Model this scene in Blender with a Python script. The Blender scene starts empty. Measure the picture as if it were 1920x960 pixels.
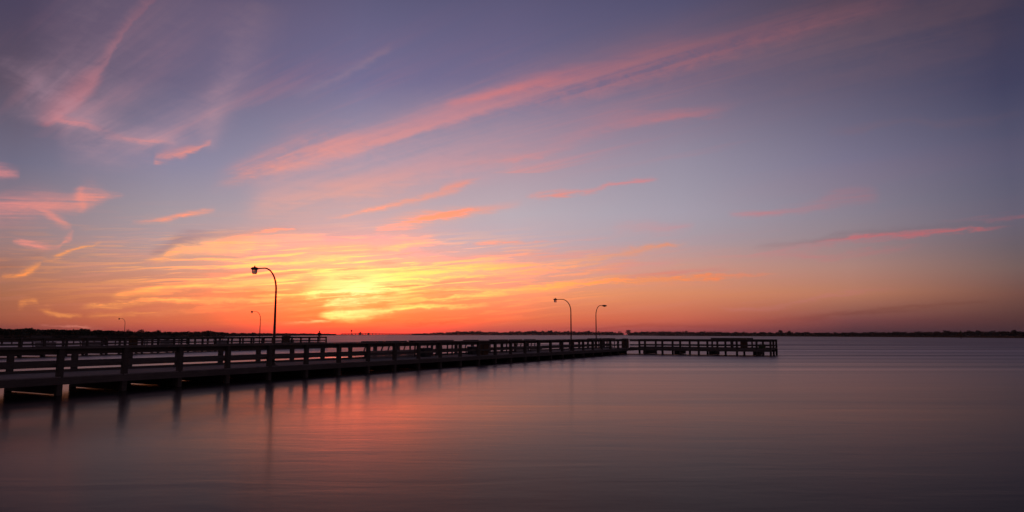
import bpy, bmesh, math, random
from mathutils import Vector
NISHITA = 0.004
WR = (0.17, 0.31)
WBUMP = 0.008
WIOR = 1.10
WBAND = 1.3
WTINT = (0.97, 0.87, 0.81, 1)
HAZE = 0.00006
WK = 0.62
GRID=[
 (-36.71,[(0.0015, (132, 62, 62)), (0.017, (166, 90, 68)), (0.0481, (172, 108, 80)), (0.0794, (166, 118, 104)), (0.1109, (152, 125, 126)), (0.1425, (140, 124, 134)), (0.2063, (112, 108, 130)), (0.3034, (76, 74, 94)), (0.4022, (64, 64, 90))]),
 (-27.14,[(0.0017, (198, 80, 76)), (0.0189, (218, 110, 76)), (0.0535, (222, 134, 98)), (0.0883, (204, 152, 134)), (0.1233, (180, 155, 158)), (0.1587, (166, 152, 160)), (0.23, (136, 132, 158)), (0.339, (96, 94, 124)), (0.4504, (86, 84, 114))]),
 (-13.12,[(0.0019, (242, 88, 66)), (0.0207, (250, 122, 64)), (0.0586, (255, 160, 92)), (0.0968, (240, 176, 146)), (0.1353, (207, 170, 172)), (0.1742, (188, 170, 178)), (0.2529, (160, 150, 170)), (0.3736, (112, 110, 146)), (0.4975, (92, 91, 124))]),
 (0.00,[(0.0019, (212, 88, 84)), (0.0213, (238, 115, 76)), (0.0602, (246, 156, 110)), (0.0994, (222, 168, 160)), (0.139, (196, 174, 182)), (0.179, (187, 174, 183)), (0.2601, (166, 150, 166)), (0.3845, (106, 104, 140)), (0.5124, (88, 87, 120))]),
 (13.96,[(0.0019, (158, 72, 78)), (0.0206, (204, 102, 80)), (0.0584, (220, 140, 102)), (0.0964, (204, 152, 138)), (0.1348, (174, 156, 164)), (0.1735, (166, 158, 172)), (0.252, (150, 142, 160)), (0.3722, (104, 98, 126)), (0.4955, (80, 80, 112))]),
 (26.43,[(0.0017, (82, 50, 60)), (0.019, (124, 72, 72)), (0.0538, (184, 122, 96)), (0.0888, (174, 132, 122)), (0.1241, (148, 132, 138)), (0.1597, (138, 130, 144)), (0.2315, (122, 116, 140)), (0.3413, (90, 86, 110)), (0.4535, (72, 66, 86))]),
 (36.68,[(0.0015, (58, 40, 48)), (0.017, (84, 54, 54)), (0.0481, (116, 78, 70)), (0.0794, (116, 94, 92)), (0.1109, (104, 94, 104)), (0.1426, (100, 96, 114)), (0.2064, (90, 88, 112)), (0.3036, (64, 64, 92)), (0.4024, (56, 54, 78))]),
]
RIBBONS=[
 ('lit','h',1.6,0.8,[(-24.77, 0.1977, 0, 0.0073), (-20.17, 0.2365, 0.75, 0.0122), (-16.08, 0.2625, 0.75, 0.0158), (-11.77, 0.2803, 0.8, 0.0105), (-7.33, 0.3102, 0.75, 0.0099), (-0.46, 0.3459, 0.6, 0.0109), (5.54, 0.3643, 0.5, 0.015), (11.02, 0.3898, 0.65, 0.0166), (17.63, 0.4107, 0.65, 0.0145), (23.83, 0.4278, 0.55, 0.014), (28.44, 0.4369, 0.4, 0.012), (33.38, 0.4423, 0.2, 0.0128)]),
 ('veil','h',1.0,0.7,[(-23.25, 0.2015, 0, 0.0223), (-16.07, 0.2578, 0.3, 0.0355), (-5.06, 0.3289, 0.34, 0.0499), (6.47, 0.382, 0.32, 0.0631), (17.6, 0.3986, 0.34, 0.0729), (27.59, 0.4008, 0.42, 0.0754), (34.57, 0.4077, 0.42, 0.0701), (39.5, 0.4155, 0.35, 0.0659)]),
 ('lit','h',1.4,0.8,[(-6.44, 0.3363, 0, 0.005), (-0.46, 0.366, 0.55, 0.0075), (4.63, 0.3849, 0.35, 0.0101), (9.23, 0.4003, 0.15, 0.0117), (15.5, 0.4276, 0, 0.0115)]),
 ('lit','h',1.0,0.6,[(-17.65, 0.2075, 0, 0.0077), (-11.7, 0.2228, 0.35, 0.0143), (-5.02, 0.2526, 0.32, 0.0179), (1.83, 0.2722, 0.32, 0.0148), (8.69, 0.314, 0.42, 0.0115), (13.15, 0.3215, 0.65, 0.0065), (16.19, 0.3234, 0.35, 0.0064), (19.55, 0.326, 0, 0.0063)]),
 ('veil','h',1.0,0.7,[(-22.03, 0.1809, 0, 0.0075), (-17.63, 0.1952, 0.35, 0.0077), (-11.69, 0.2148, 0.4, 0.0127), (-4.56, 0.2389, 0.3, 0.0146), (0.92, 0.26, 0.25, 0.0131), (6.4, 0.2788, 0, 0.0114)]),
 ('lit','h',1.2,0.8,[(-12.03, 0.1438, 0, 0.0062), (-9.86, 0.1574, 0.55, 0.0095), (-7.22, 0.1681, 0.85, 0.0072), (-4.53, 0.1769, 0.8, 0.0064), (-1.82, 0.1854, 0.35, 0.0056), (1.36, 0.1991, 0, 0.0048)]),
 ('lit','h',1.0,0.7,[(0.91, 0.2064, 0, 0.0032), (4.09, 0.2083, 0.55, 0.0032), (6.8, 0.213, 0.35, 0.0032), (8.6, 0.2209, 0.5, 0.004), (10.82, 0.2258, 0.55, 0.004), (12.58, 0.2284, 0, 0.0032)]),
 ('lit','h',1.0,0.6,[(8.09, 0.1519, 0, 0.0047), (10.74, 0.1562, 0.4, 0.0079), (13.34, 0.1524, 0.35, 0.007), (15.47, 0.1586, 0.0, 0.0046)]),
 ('lit','h',1.0,0.8,[(-3.61, 0.134, 0, 0.0024), (-1.35, 0.1358, 0.55, 0.0032), (2.71, 0.1349, 0.45, 0.0024), (6.3, 0.139, 0.3, 0.0024), (9.41, 0.1403, 0, 0.0024)]),
 ('lit','h',0.8,0.6,[(15.39, 0.1134, 0, 0.0023), (19.09, 0.1119, 0.45, 0.003), (23.04, 0.1192, 0.55, 0.0044), (26.77, 0.1227, 0.85, 0.0043), (30.29, 0.1269, 0.85, 0.0034), (33.57, 0.1291, 0.8, 0.0026), (35.43, 0.1302, 0.3, 0.0019), (37.21, 0.1311, 0, 0.0019)]),
 ('dark','h',1.6,0.3,[(19.11, 0.1201, 0, 0.003), (23.05, 0.1228, 0.3, 0.0029), (26.79, 0.1284, 0.25, 0.0035), (30.3, 0.1317, 0.2, 0.0034), (33.59, 0.1358, 0.1, 0.0033), (36.05, 0.135, 0, 0.0026)]),
 ('lit','h',1.0,0.6,[(19.88, 0.1061, 0, 0.003), (23.01, 0.1075, 0.4, 0.0044), (25.26, 0.1042, 0.4, 0.0036), (28.16, 0.1086, 0.3, 0.0028), (31.57, 0.1103, 0, 0.002)]),
 ('lit','h',1.0,0.7,[(17.57, 0.1676, 0, 0.0038), (19.21, 0.1675, 0.5, 0.0045), (23.18, 0.172, 0.2, 0.0059), (26.95, 0.1826, 0.25, 0.01), (29.07, 0.1762, 0, 0.007)]),
 ('veil','h',1.0,0.6,[(24.98, 0.2745, 0, 0.0037), (27.22, 0.2737, 0.3, 0.0066), (30.09, 0.2777, 0.28, 0.005), (34.04, 0.2598, 0.2, 0.0068), (38.03, 0.2666, 0.1, 0.0065)]),
 ('lit','h',1.0,0.7,[(32.01, 0.1436, 0, 0.002), (35.17, 0.1431, 0.3, 0.0026), (37.54, 0.142, 0.4, 0.0025)]),
 ('dark','h',1.0,0.3,[(18.89, 0.0186, 0, 0.0029), (23.56, 0.0252, 0.3, 0.0036), (28.27, 0.0324, 0.35, 0.0034), (32.6, 0.0362, 0.3, 0.0033), (35.68, 0.0394, 0.0, 0.0025)]),
 ('red','v',0.35,0.5,[(-35.15, 0.2517, 0, 0.4956), (-34.39, 0.2677, 0.5, 0.8248), (-33.5, 0.2892, 0.6, 1.2393), (-32.54, 0.317, 0.45, 1.135), (-31.69, 0.3451, 0, 0.6789)]),
 ('lit','v',1.0,0.5,[(-33.13, 0.1499, 0, 0.1914), (-32.78, 0.16, 0.6, 0.2577), (-32.75, 0.1695, 0.75, 0.2906), (-32.88, 0.1788, 0.6, 0.2578), (-32.75, 0.1872, 0, 0.194)]),
 ('lit','v',0.3,0.4,[(-35.04, 0.2561, 0, 0.6224), (-34.33, 0.2706, 0.7, 0.8904), (-33.2, 0.2972, 0.62, 1.1823), (-31.99, 0.3332, 0.45, 0.7415), (-31.24, 0.3648, 0.36, 0.411), (-30.15, 0.4058, 0.32, 0.4577), (-28.66, 0.4496, 0.3, 0.6567), (-27.46, 0.4854, 0.26, 0.8248)]),
 ('veil','v',2.6,0.5,[(-35.88, 0.2507, 0.3, 0.9174), (-34.93, 0.2877, 0.55, 1.5199), (-33.93, 0.319, 0.45, 1.9616), (-33.08, 0.3575, 0.36, 2.3529), (-32.21, 0.3971, 0.36, 2.7641), (-30.96, 0.4394, 0.36, 3.2182), (-30.01, 0.4738, 0.3, 3.2927)]),
 ('veil','h',1.0,0.6,[(-38.54, 0.3205, 0.3, 0.0104), (-37.07, 0.3236, 0.35, 0.0119), (-35.14, 0.3007, 0.3, 0.0271), (-31.42, 0.264, 0.42, 0.0154), (-27.9, 0.2574, 0.35, 0.0101), (-25.69, 0.258, 0.1, 0.0074), (-24.17, 0.2597, 0, 0.0075)]),
 ('lit','h',1.0,0.8,[(-35.0, 0.2636, 0.3, 0.0034), (-33.41, 0.2652, 0.55, 0.0034), (-31.4, 0.2571, 0.4, 0.0042), (-29.31, 0.2518, 0.6, 0.0036), (-27.52, 0.2539, 0.2, 0.0036), (-26.43, 0.2549, 0, 0.0037)]),
 ('veil','v',1.0,0.6,[(-24.71, 0.2437, 0.2, 0.3795), (-24.54, 0.2815, 0.3, 0.7668), (-23.95, 0.3207, 0.3, 0.9341), (-22.89, 0.3697, 0.32, 1.1948), (-21.83, 0.4278, 0.38, 1.6322), (-20.73, 0.4873, 0.35, 1.92)]),
 ('lit','h',1.2,0.8,[(-28.34, 0.2246, 0, 0.0036), (-27.46, 0.2337, 0.7, 0.0058), (-26.38, 0.2403, 0.75, 0.0058), (-25.11, 0.2533, 0.6, 0.0037), (-24.19, 0.2657, 0, 0.003)]),
 ('veil','h',1.0,0.6,[(-18.74, 0.3363, 0, 0.0055), (-15.41, 0.3707, 0.3, 0.0081), (-12.82, 0.4012, 0.35, 0.0066), (-10.17, 0.4326, 0.1, 0.0067)]),
 ('lit','h',1.0,0.8,[(-38.02, 0.192, 0.7, 0.0089), (-37.01, 0.1933, 0.6, 0.0064), (-36.26, 0.19, 0, 0.0052)]),
 ('veil','h',1.0,0.6,[(-34.61, 0.2411, 0.3, 0.0202), (-30.35, 0.2513, 0.34, 0.0354), (-25.8, 0.2972, 0.3, 0.041), (-22.46, 0.3553, 0.2, 0.0466), (-19.73, 0.4097, 0.0, 0.048)]),
 ('lit','h',1.0,0.8,[(-37.84, 0.1458, 0.75, 0.0139), (-36.11, 0.1511, 0.75, 0.0155), (-34.61, 0.1573, 0.65, 0.0145), (-33.37, 0.1616, 0.6, 0.012), (-32.59, 0.1698, 0.85, 0.0135), (-31.63, 0.1764, 0.7, 0.0096), (-30.63, 0.1804, 0.4, 0.0042), (-29.78, 0.182, 0, 0.0028)]),
 ('lit','h',1.0,0.2,[(-35.76, 0.1544, 0, 0.0026), (-35.05, 0.1505, 0.6, 0.0046), (-34.4, 0.1437, 0.75, 0.0059), (-33.75, 0.1355, 0.7, 0.0053), (-33.32, 0.1309, 0.35, 0.004), (-32.99, 0.1273, 0, 0.002)]),
 ('lit','h',1.0,0.6,[(-36.55, 0.1117, 0, 0.0025), (-35.8, 0.1096, 0.7, 0.0032), (-34.73, 0.1071, 0.65, 0.0039), (-33.96, 0.1074, 0.25, 0.0033), (-33.52, 0.1159, 0.45, 0.0033), (-33.07, 0.1225, 0.4, 0.0033), (-32.86, 0.1262, 0, 0.002)]),
 ('hot','h',1.0,0.5,[(-34.81, 0.0881, 0, 0.0019), (-34.06, 0.0922, 0.7, 0.0026), (-33.15, 0.1018, 0.75, 0.0026), (-32.22, 0.1096, 0.6, 0.002), (-31.1, 0.1191, 0, 0.002)]),
 ('hot','h',1.0,0.5,[(-36.96, 0.07, 0.3, 0.0025), (-36.09, 0.0708, 0.7, 0.0032), (-35.23, 0.0793, 0.7, 0.0039), (-34.65, 0.0857, 0, 0.0026)]),
 ('dark','h',1.0,0.5,[(-37.6, 0.085, 0.2, 0.0062), (-36.44, 0.0851, 0.25, 0.0057), (-35.28, 0.0915, 0.2, 0.0039), (-34.4, 0.1016, 0, 0.0033)]),
 ('lit','h',1.0,0.8,[(-29.65, 0.1416, 0, 0.0028), (-27.57, 0.1494, 0.5, 0.0035), (-26.15, 0.1578, 0.7, 0.0036), (-24.87, 0.1653, 0.45, 0.0036), (-23.56, 0.1715, 0, 0.0029)]),
 ('hot','h',0.9,0.5,[(-28.47, 0.0957, 0, 0.0028), (-27.6, 0.0993, 0.85, 0.0049), (-26.38, 0.1118, 0.95, 0.0085), (-24.55, 0.1178, 0.95, 0.0101), (-22.28, 0.1228, 0.75, 0.0118), (-19.93, 0.1292, 0.45, 0.009), (-17.51, 0.1326, 0.3, 0.0091), (-15.0, 0.1305, 0.2, 0.0092)]),
 ('dark','h',1.3,0.3,[(-28.49, 0.1041, 0, 0.0042), (-27.11, 0.1153, 0.45, 0.0063), (-25.69, 0.1267, 0.55, 0.0057), (-23.84, 0.1316, 0.35, 0.0051), (-21.54, 0.1368, 0.3, 0.0044), (-18.76, 0.1437, 0.2, 0.0038), (-17.12, 0.1466, 0, 0.003)]),
 ('lit','h',1.0,0.7,[(-23.82, 0.1236, 0, 0.0044), (-21.91, 0.1305, 0.75, 0.0059), (-19.96, 0.1397, 0.75, 0.0037), (-18.55, 0.1439, 0.6, 0.0023), (-17.53, 0.1463, 0, 0.0023)]),
 ('lit','h',1.0,0.6,[(-22.19, 0.0848, 0, 0.0058), (-19.07, 0.1014, 0.35, 0.0105), (-15.81, 0.1147, 0.5, 0.0122), (-12.44, 0.128, 0.5, 0.0124), (-8.96, 0.1373, 0.4, 0.0094), (-5.86, 0.1478, 0, 0.0064)]),
 ('lit','h',1.0,0.75,[(-22.92, 0.0698, 0, 0.0058), (-19.82, 0.0787, 0.3, 0.0089), (-17.01, 0.0891, 0.5, 0.0113), (-14.1, 0.0949, 0.75, 0.0153), (-11.53, 0.0936, 0.65, 0.0116), (-8.05, 0.1063, 0.3, 0.007), (-4.5, 0.1149, 0.0, 0.0047)]),
 ('hot','h',1.2,0.3,[(-17.38, 0.0664, 0.3, 0.0045), (-14.9, 0.0718, 0.9, 0.0106), (-12.79, 0.0755, 1, 0.0123), (-9.78, 0.0848, 0.95, 0.007), (-6.27, 0.0926, 0.95, 0.0055), (-2.7, 0.0977, 0.9, 0.0055), (0.9, 0.0978, 0.6, 0.0055), (4.49, 0.1007, 0.45, 0.0047), (8.5, 0.114, 0.5, 0.0047), (12.44, 0.1257, 0.6, 0.0031), (15.0, 0.1297, 0, 0.0023)]),
 ('hot','h',1.0,0.35,[(-14.04, 0.0599, 0.2, 0.0023), (-12.36, 0.0695, 0.9, 0.0038), (-9.77, 0.074, 0.95, 0.0031), (-7.58, 0.0752, 0.7, 0.0023), (-5.81, 0.077, 0, 0.0023)]),
 ('hot','h',1.0,0.35,[(-20.55, 0.0519, 0, 0.0022), (-17.35, 0.0552, 0.8, 0.0026), (-14.04, 0.0591, 0.95, 0.003), (-11.92, 0.0604, 0.9, 0.0031), (-10.19, 0.0615, 0, 0.0023)]),
 ('hot','h',0.8,0.3,[(-8.88, 0.0517, 0, 0.0023), (-4.47, 0.0561, 0.75, 0.0027), (0.0, 0.0641, 0.8, 0.0031), (4.47, 0.0725, 0.8, 0.0039), (8.9, 0.0757, 0.8, 0.0039), (13.23, 0.0799, 0.9, 0.0038), (16.58, 0.081, 0.85, 0.003), (19.43, 0.0826, 0.6, 0.0022), (22.19, 0.0862, 0, 0.0022)]),
 ('red','h',1.0,0.3,[(8.03, 0.0798, 0, 0.0023), (11.52, 0.0851, 0.3, 0.0031), (14.93, 0.0892, 0.35, 0.003), (18.24, 0.0907, 0, 0.0022)]),
 ('lit','h',1.0,0.8,[(-4.48, 0.0795, 0, 0.0047), (0.0, 0.0853, 0.3, 0.0071), (5.38, 0.0911, 0.3, 0.0071), (10.67, 0.0977, 0.3, 0.007), (14.53, 0.1024, 0, 0.0046)]),
 ('lit','h',1.0,0.9,[(-6.28, 0.1067, 0, 0.0063), (-2.7, 0.1119, 0.3, 0.0079), (1.8, 0.1168, 0.35, 0.0095), (7.18, 0.119, 0.35, 0.0079), (11.57, 0.1207, 0, 0.0047)]),
 ('hot','h',1.0,0.25,[(-16.07, 0.0264, 0, 0.0022), (-14.62, 0.0296, 0.9, 0.006), (-13.15, 0.0298, 1.0, 0.0083), (-11.45, 0.033, 0.95, 0.0061), (-8.86, 0.0379, 0.85, 0.0038), (-5.35, 0.0413, 0.7, 0.0023), (-1.34, 0.0445, 0, 0.0023)]),
 ('hot','h',1.0,0.5,[(-15.68, 0.0414, 0, 0.0022), (-13.6, 0.0463, 0.7, 0.0038), (-11.47, 0.0498, 0.6, 0.0031), (-8.88, 0.0548, 0.3, 0.0031), (-7.13, 0.0597, 0, 0.0023)]),
 ('lit','h',1.0,0.8,[(-18.88, 0.0135, 0, 0.0015), (-16.87, 0.0174, 0.5, 0.0022), (-15.64, 0.0182, 0.6, 0.0019), (-14.61, 0.0206, 0, 0.0015)]),
 ('hot','h',1.0,0.4,[(-22.21, 0.0921, 0, 0.0022), (-19.07, 0.0999, 0.8, 0.003), (-16.22, 0.1061, 0.75, 0.0046), (-13.7, 0.1135, 0.5, 0.0038), (-11.57, 0.1207, 0, 0.0031)]),
 ('hot','h',1.0,0.4,[(-19.02, 0.0791, 0, 0.0022), (-16.18, 0.0864, 0.7, 0.003), (-13.24, 0.0906, 0.85, 0.0046), (-10.67, 0.0954, 0.7, 0.0031), (-8.04, 0.0985, 0, 0.0023)]),
 ('hot','h',1.0,0.4,[(-17.37, 0.0612, 0, 0.0015), (-14.89, 0.0634, 0.6, 0.0023), (-11.5, 0.0666, 0.7, 0.0023), (-8.01, 0.0635, 0.5, 0.0023), (-4.47, 0.0678, 0.4, 0.0023), (-0.9, 0.0696, 0, 0.0016)]),
 ('hot','h',1.0,0.4,[(-11.57, 0.1222, 0, 0.0023), (-8.96, 0.1311, 0.4, 0.0039), (-7.19, 0.1364, 0.3, 0.0032), (-4.96, 0.1417, 0, 0.0024)]),
 ('hot','h',1.0,0.5,[(-10.65, 0.0822, 0, 0.0023), (-7.14, 0.0815, 0.5, 0.0031), (-2.69, 0.0867, 0.6, 0.0031), (1.8, 0.0884, 0.4, 0.0031), (5.38, 0.0927, 0, 0.0024)]),
 ('veil','h',1.0,0.6,[(-22.76, 0.1577, 0, 0.0296), (-15.99, 0.2109, 0.5, 0.039), (-7.29, 0.2539, 0.5, 0.0448), (1.84, 0.2911, 0.42, 0.0455), (10.93, 0.316, 0.35, 0.0449), (20.41, 0.3446, 0, 0.0392)]),
 ('lit','h',1.0,0.7,[(-4.57, 0.2495, 0, 0.0033), (-0.92, 0.26, 0.45, 0.0041), (2.75, 0.2696, 0.4, 0.0041), (6.4, 0.2813, 0, 0.0033)]),
 ('lit','h',1.0,0.7,[(-15.9, 0.1629, 0, 0.0031), (-11.64, 0.1801, 0.45, 0.0039), (-7.24, 0.1984, 0.45, 0.0048), (-4.09, 0.2123, 0, 0.0032)]),
 ('lit','h',1.0,0.7,[(-6.35, 0.2084, 0, 0.004), (-5.0, 0.2161, 0.55, 0.0057), (-3.64, 0.223, 0.35, 0.004), (-2.51, 0.2289, 0, 0.0032)]),
 ('red','h',1.0,0.3,[(-11.52, 0.0882, 0, 0.0023), (-8.92, 0.0943, 0.35, 0.0039), (-5.83, 0.1013, 0.3, 0.0039), (-2.7, 0.1072, 0, 0.0024)]),
 ('hot','h',1.0,0.3,[(-13.22, 0.0731, 0, 0.0015), (-10.64, 0.0768, 0.9, 0.0019), (-8.03, 0.0798, 0.9, 0.0019), (-4.93, 0.0826, 0.6, 0.0016), (-2.69, 0.0836, 0, 0.0016)]),
 ('hot','h',1.0,0.3,[(-6.24, 0.0536, 0, 0.0016), (-2.68, 0.0609, 0.8, 0.0017), (1.79, 0.0664, 0.8, 0.0017), (6.25, 0.0746, 0.7, 0.0019), (10.65, 0.0776, 0, 0.0015)]),
 ('hot','h',1.0,0.55,[(-32.59, 0.033, 0, 0.0026), (-30.66, 0.037, 0.6, 0.0033), (-27.95, 0.0414, 0.65, 0.0034), (-24.36, 0.0456, 0.6, 0.0036), (-20.54, 0.0476, 0.75, 0.0029), (-17.35, 0.053, 0.4, 0.0022), (-14.03, 0.0538, 0, 0.0023)]),
 ('hot','h',1.0,0.7,[(-30.69, 0.045, 0, 0.0027), (-28.35, 0.0564, 0.55, 0.0048), (-25.88, 0.0633, 0.6, 0.0042), (-23.67, 0.0694, 0.35, 0.0043), (-20.59, 0.0673, 0.4, 0.0073), (-17.39, 0.0724, 0.3, 0.0075), (-15.74, 0.073, 0, 0.006)]),
 ('hot','h',1.0,0.8,[(-32.24, 0.0232, 0, 0.0026), (-29.28, 0.0253, 0.4, 0.0034), (-26.49, 0.0274, 0.5, 0.0035), (-22.82, 0.0325, 0.5, 0.0029), (-20.9, 0.0344, 0, 0.0022)]),
 ('hot','h',1.0,0.7,[(-35.96, 0.0361, 0, 0.0025), (-35.08, 0.0384, 0.5, 0.0025), (-34.61, 0.0335, 0.1, 0.0026), (-33.98, 0.0292, 0.6, 0.0039), (-33.04, 0.0256, 0.4, 0.0026), (-31.92, 0.0233, 0, 0.002)]),
 ('lit','h',1.0,0.8,[(-34.67, 0.0098, 0, 0.0013), (-33.46, 0.0119, 0.5, 0.0016), (-32.19, 0.0108, 0.4, 0.0013), (-30.56, 0.009, 0, 0.0013)]),
 ('dark','h',1.0,0.3,[(-11.0, 0.0178, 0, 0.0011), (-8.41, 0.0172, 0.3, 0.0011), (-4.89, 0.0196, 0.3, 0.0015), (-3.56, 0.0181, 0, 0.0012)]),
 ('lit','h',1.0,0.6,[(16.51, 0.0397, 0, 0.0022), (18.93, 0.0333, 0.35, 0.0029), (22.08, 0.0399, 0.3, 0.0029), (26.58, 0.0552, 0.25, 0.0021), (30.05, 0.0561, 0, 0.002)]),
 ('dark','h',1.0,0.6,[(0.0, 0.0073, 0, 0.0023), (5.33, 0.0119, 0.2, 0.0031), (12.71, 0.0147, 0.25, 0.003), (18.88, 0.0113, 0.2, 0.0037), (22.77, 0.0125, 0, 0.0029)]),
]
# ---------------------------------------------------------------- helpers
S = bpy.context.scene
COL = S.collection
R = math.radians
rng = random.Random(7)

def lin(c, k=1.0):
    out = []
    for v in c:
        v /= 255.0
        out.append(k * (v / 12.92 if v <= 0.04045 else ((v + 0.055) / 1.055) ** 2.4))
    return (out[0], out[1], out[2], 1.0)

def tag(o, label=None, cat=None, group=None, kind=None):
    if label: o['label'] = label
    if cat: o['category'] = cat
    if group: o['group'] = group
    if kind: o['kind'] = kind
    return o

def empty(name, loc=(0, 0, 0), rz=0.0):
    o = bpy.data.objects.new(name, None)
    COL.objects.link(o)
    o.location = loc
    o.rotation_euler = (0, 0, rz)
    o.empty_display_size = 0.3
    return o

class MB:
    """collects simple solids into one bmesh"""
    def __init__(self):
        self.bm = bmesh.new()
    def hexa(self, b, t):
        bm = self.bm
        vb = [bm.verts.new(p) for p in b]
        vt = [bm.verts.new(p) for p in t]
        n = len(b)
        bm.faces.new(list(reversed(vb)))
        bm.faces.new(vt)
        for i in range(n):
            bm.faces.new((vb[i], vb[(i + 1) % n], vt[(i + 1) % n], vt[i]))
    def box(self, x0, x1, y0, y1, z0, z1, f=None):
        f = f or (lambda x, y, z: (x, y, z))
        b = [f(x0, y0, z0), f(x1, y0, z0), f(x1, y1, z0), f(x0, y1, z0)]
        t = [f(x0, y0, z1), f(x1, y0, z1), f(x1, y1, z1), f(x0, y1, z1)]
        self.hexa(b, t)
    def beam(self, a, b, w, h, up=(0, 0, 1)):
        a = Vector(a); b = Vector(b)
        d = (b - a).normalized()
        s = d.cross(Vector(up)).normalized()
        u = s.cross(d).normalized()
        A = [a + s * i * w / 2 + u * j * h / 2 for i, j in ((-1, -1), (1, -1), (1, 1), (-1, 1))]
        B = [p + (b - a) for p in A]
        self.hexa(A, B)
    def tube(self, pts, rad, n=12, cap=True):
        bm = self.bm
        pts = [Vector(p) for p in pts]
        rings = []
        ref = Vector((0, 1, 0.01))
        for i, p in enumerate(pts):
            d = (pts[min(i + 1, len(pts) - 1)] - pts[max(i - 1, 0)]).normalized()
            s = d.cross(ref)
            if s.length < 1e-4: s = d.cross(Vector((1, 0, 0)))
            s.normalize(); u = s.cross(d)
            r = rad[i] if hasattr(rad, '__len__') else rad
            rings.append([bm.verts.new(p + (s * math.cos(2 * math.pi * k / n) + u * math.sin(2 * math.pi * k / n)) * r) for k in range(n)])
        for a, b in zip(rings, rings[1:]):
            for k in range(n):
                bm.faces.new((a[k], a[(k + 1) % n], b[(k + 1) % n], b[k]))
        if cap:
            bm.faces.new(list(reversed(rings[0]))); bm.faces.new(rings[-1])
    def lathe(self, prof, c=(0, 0, 0), n=20):
        bm = self.bm
        rings = []
        for r, z in prof:
            r = max(r, 0.002)
            rings.append([bm.verts.new((c[0] + r * math.cos(2 * math.pi * k / n), c[1] + r * math.sin(2 * math.pi * k / n), c[2] + z)) for k in range(n)])
        for a, b in zip(rings, rings[1:]):
            for k in range(n):
                bm.faces.new((a[k], a[(k + 1) % n], b[(k + 1) % n], b[k]))
        bm.faces.new(list(reversed(rings[0]))); bm.faces.new(rings[-1])
    def build(self, name, mat, parent=None, loc=(0, 0, 0), smooth=False, bevel=0.0):
        bmesh.ops.recalc_face_normals(self.bm, faces=self.bm.faces)
        me = bpy.data.meshes.new(name)
        self.bm.to_mesh(me); self.bm.free()
        if smooth:
            me.polygons.foreach_set('use_smooth', [True] * len(me.polygons))
        me.materials.append(mat)
        o = bpy.data.objects.new(name, me)
        COL.objects.link(o)
        o.location = loc
        if parent: o.parent = parent
        if bevel:
            m = o.modifiers.new('Bevel', 'BEVEL'); m.width = bevel; m.segments = 2; m.limit_method = 'ANGLE'
        return o

def children(o): return [c for c in bpy.data.objects if c.parent == o]

def copy_tree(o, parent=None):
    c = o.copy(); COL.objects.link(c)
    kids = children(o)
    if parent: c.parent = parent
    for ch in kids: copy_tree(ch, c)
    return c

# ---------------------------------------------------------------- materials
def mat_new(name):
    m = bpy.data.materials.new(name); m.use_nodes = True
    nt = m.node_tree
    b = nt.nodes['Principled BSDF']
    return m, nt, b

def link(nt, a, b): nt.links.new(a, b)

def wood(name, c0, c1, scale=6.0, rough=0.8):
    m, nt, b = mat_new(name)
    tc = nt.nodes.new('ShaderNodeTexCoord')
    mp = nt.nodes.new('ShaderNodeMapping'); mp.inputs['Scale'].default_value = (0.6, 5.0, 5.0)
    n1 = nt.nodes.new('ShaderNodeTexNoise'); n1.inputs['Scale'].default_value = scale; n1.inputs['Detail'].default_value = 6
    n2 = nt.nodes.new('ShaderNodeTexNoise'); n2.inputs['Scale'].default_value = 0.7; n2.inputs['Detail'].default_value = 3
    link(nt, tc.outputs['Object'], mp.inputs['Vector']); link(nt, mp.outputs[0], n1.inputs['Vector']); link(nt, tc.outputs['Object'], n2.inputs['Vector'])
    r = nt.nodes.new('ShaderNodeValToRGB')
    r.color_ramp.elements[0].position = 0.3; r.color_ramp.elements[0].color = (*c0, 1)
    r.color_ramp.elements[1].position = 0.7; r.color_ramp.elements[1].color = (*c1, 1)
    mx = nt.nodes.new('ShaderNodeMath'); mx.operation = 'MULTIPLY_ADD'; mx.inputs[1].default_value = 0.6
    s2 = nt.nodes.new('ShaderNodeMath'); s2.operation = 'MULTIPLY'; s2.inputs[1].default_value = 0.4
    link(nt, n2.outputs[0], s2.inputs[0]); link(nt, n1.outputs[0], mx.inputs[0]); link(nt, s2.outputs[0], mx.inputs[2])
    link(nt, mx.outputs[0], r.inputs[0]); link(nt, r.outputs[0], b.inputs['Base Color'])
    b.inputs['Roughness'].default_value = rough
    b.inputs['Specular IOR Level'].default_value = 0.25
    bp = nt.nodes.new('ShaderNodeBump'); bp.inputs['Strength'].default_value = 0.35; bp.inputs['Distance'].default_value = 0.01
    link(nt, n1.outputs[0], bp.inputs['Height']); link(nt, bp.outputs[0], b.inputs['Normal'])
    return m

def plain(name, c, rough=0.7, metal=0.0, var=0.25, scale=8.0):
    m, nt, b = mat_new(name)
    tc = nt.nodes.new('ShaderNodeTexCoord')
    n1 = nt.nodes.new('ShaderNodeTexNoise'); n1.inputs['Scale'].default_value = scale; n1.inputs['Detail'].default_value = 4
    link(nt, tc.outputs['Object'], n1.inputs['Vector'])
    r = nt.nodes.new('ShaderNodeValToRGB')
    r.color_ramp.elements[0].position = 0.3; r.color_ramp.elements[0].color = (*[v * (1 - var) for v in c], 1)
    r.color_ramp.elements[1].position = 0.7; r.color_ramp.elements[1].color = (*[v * (1 + var) for v in c], 1)
    link(nt, n1.outputs[0], r.inputs[0]); link(nt, r.outputs[0], b.inputs['Base Color'])
    b.inputs['Roughness'].default_value = rough; b.inputs['Metallic'].default_value = metal
    return m

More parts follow.
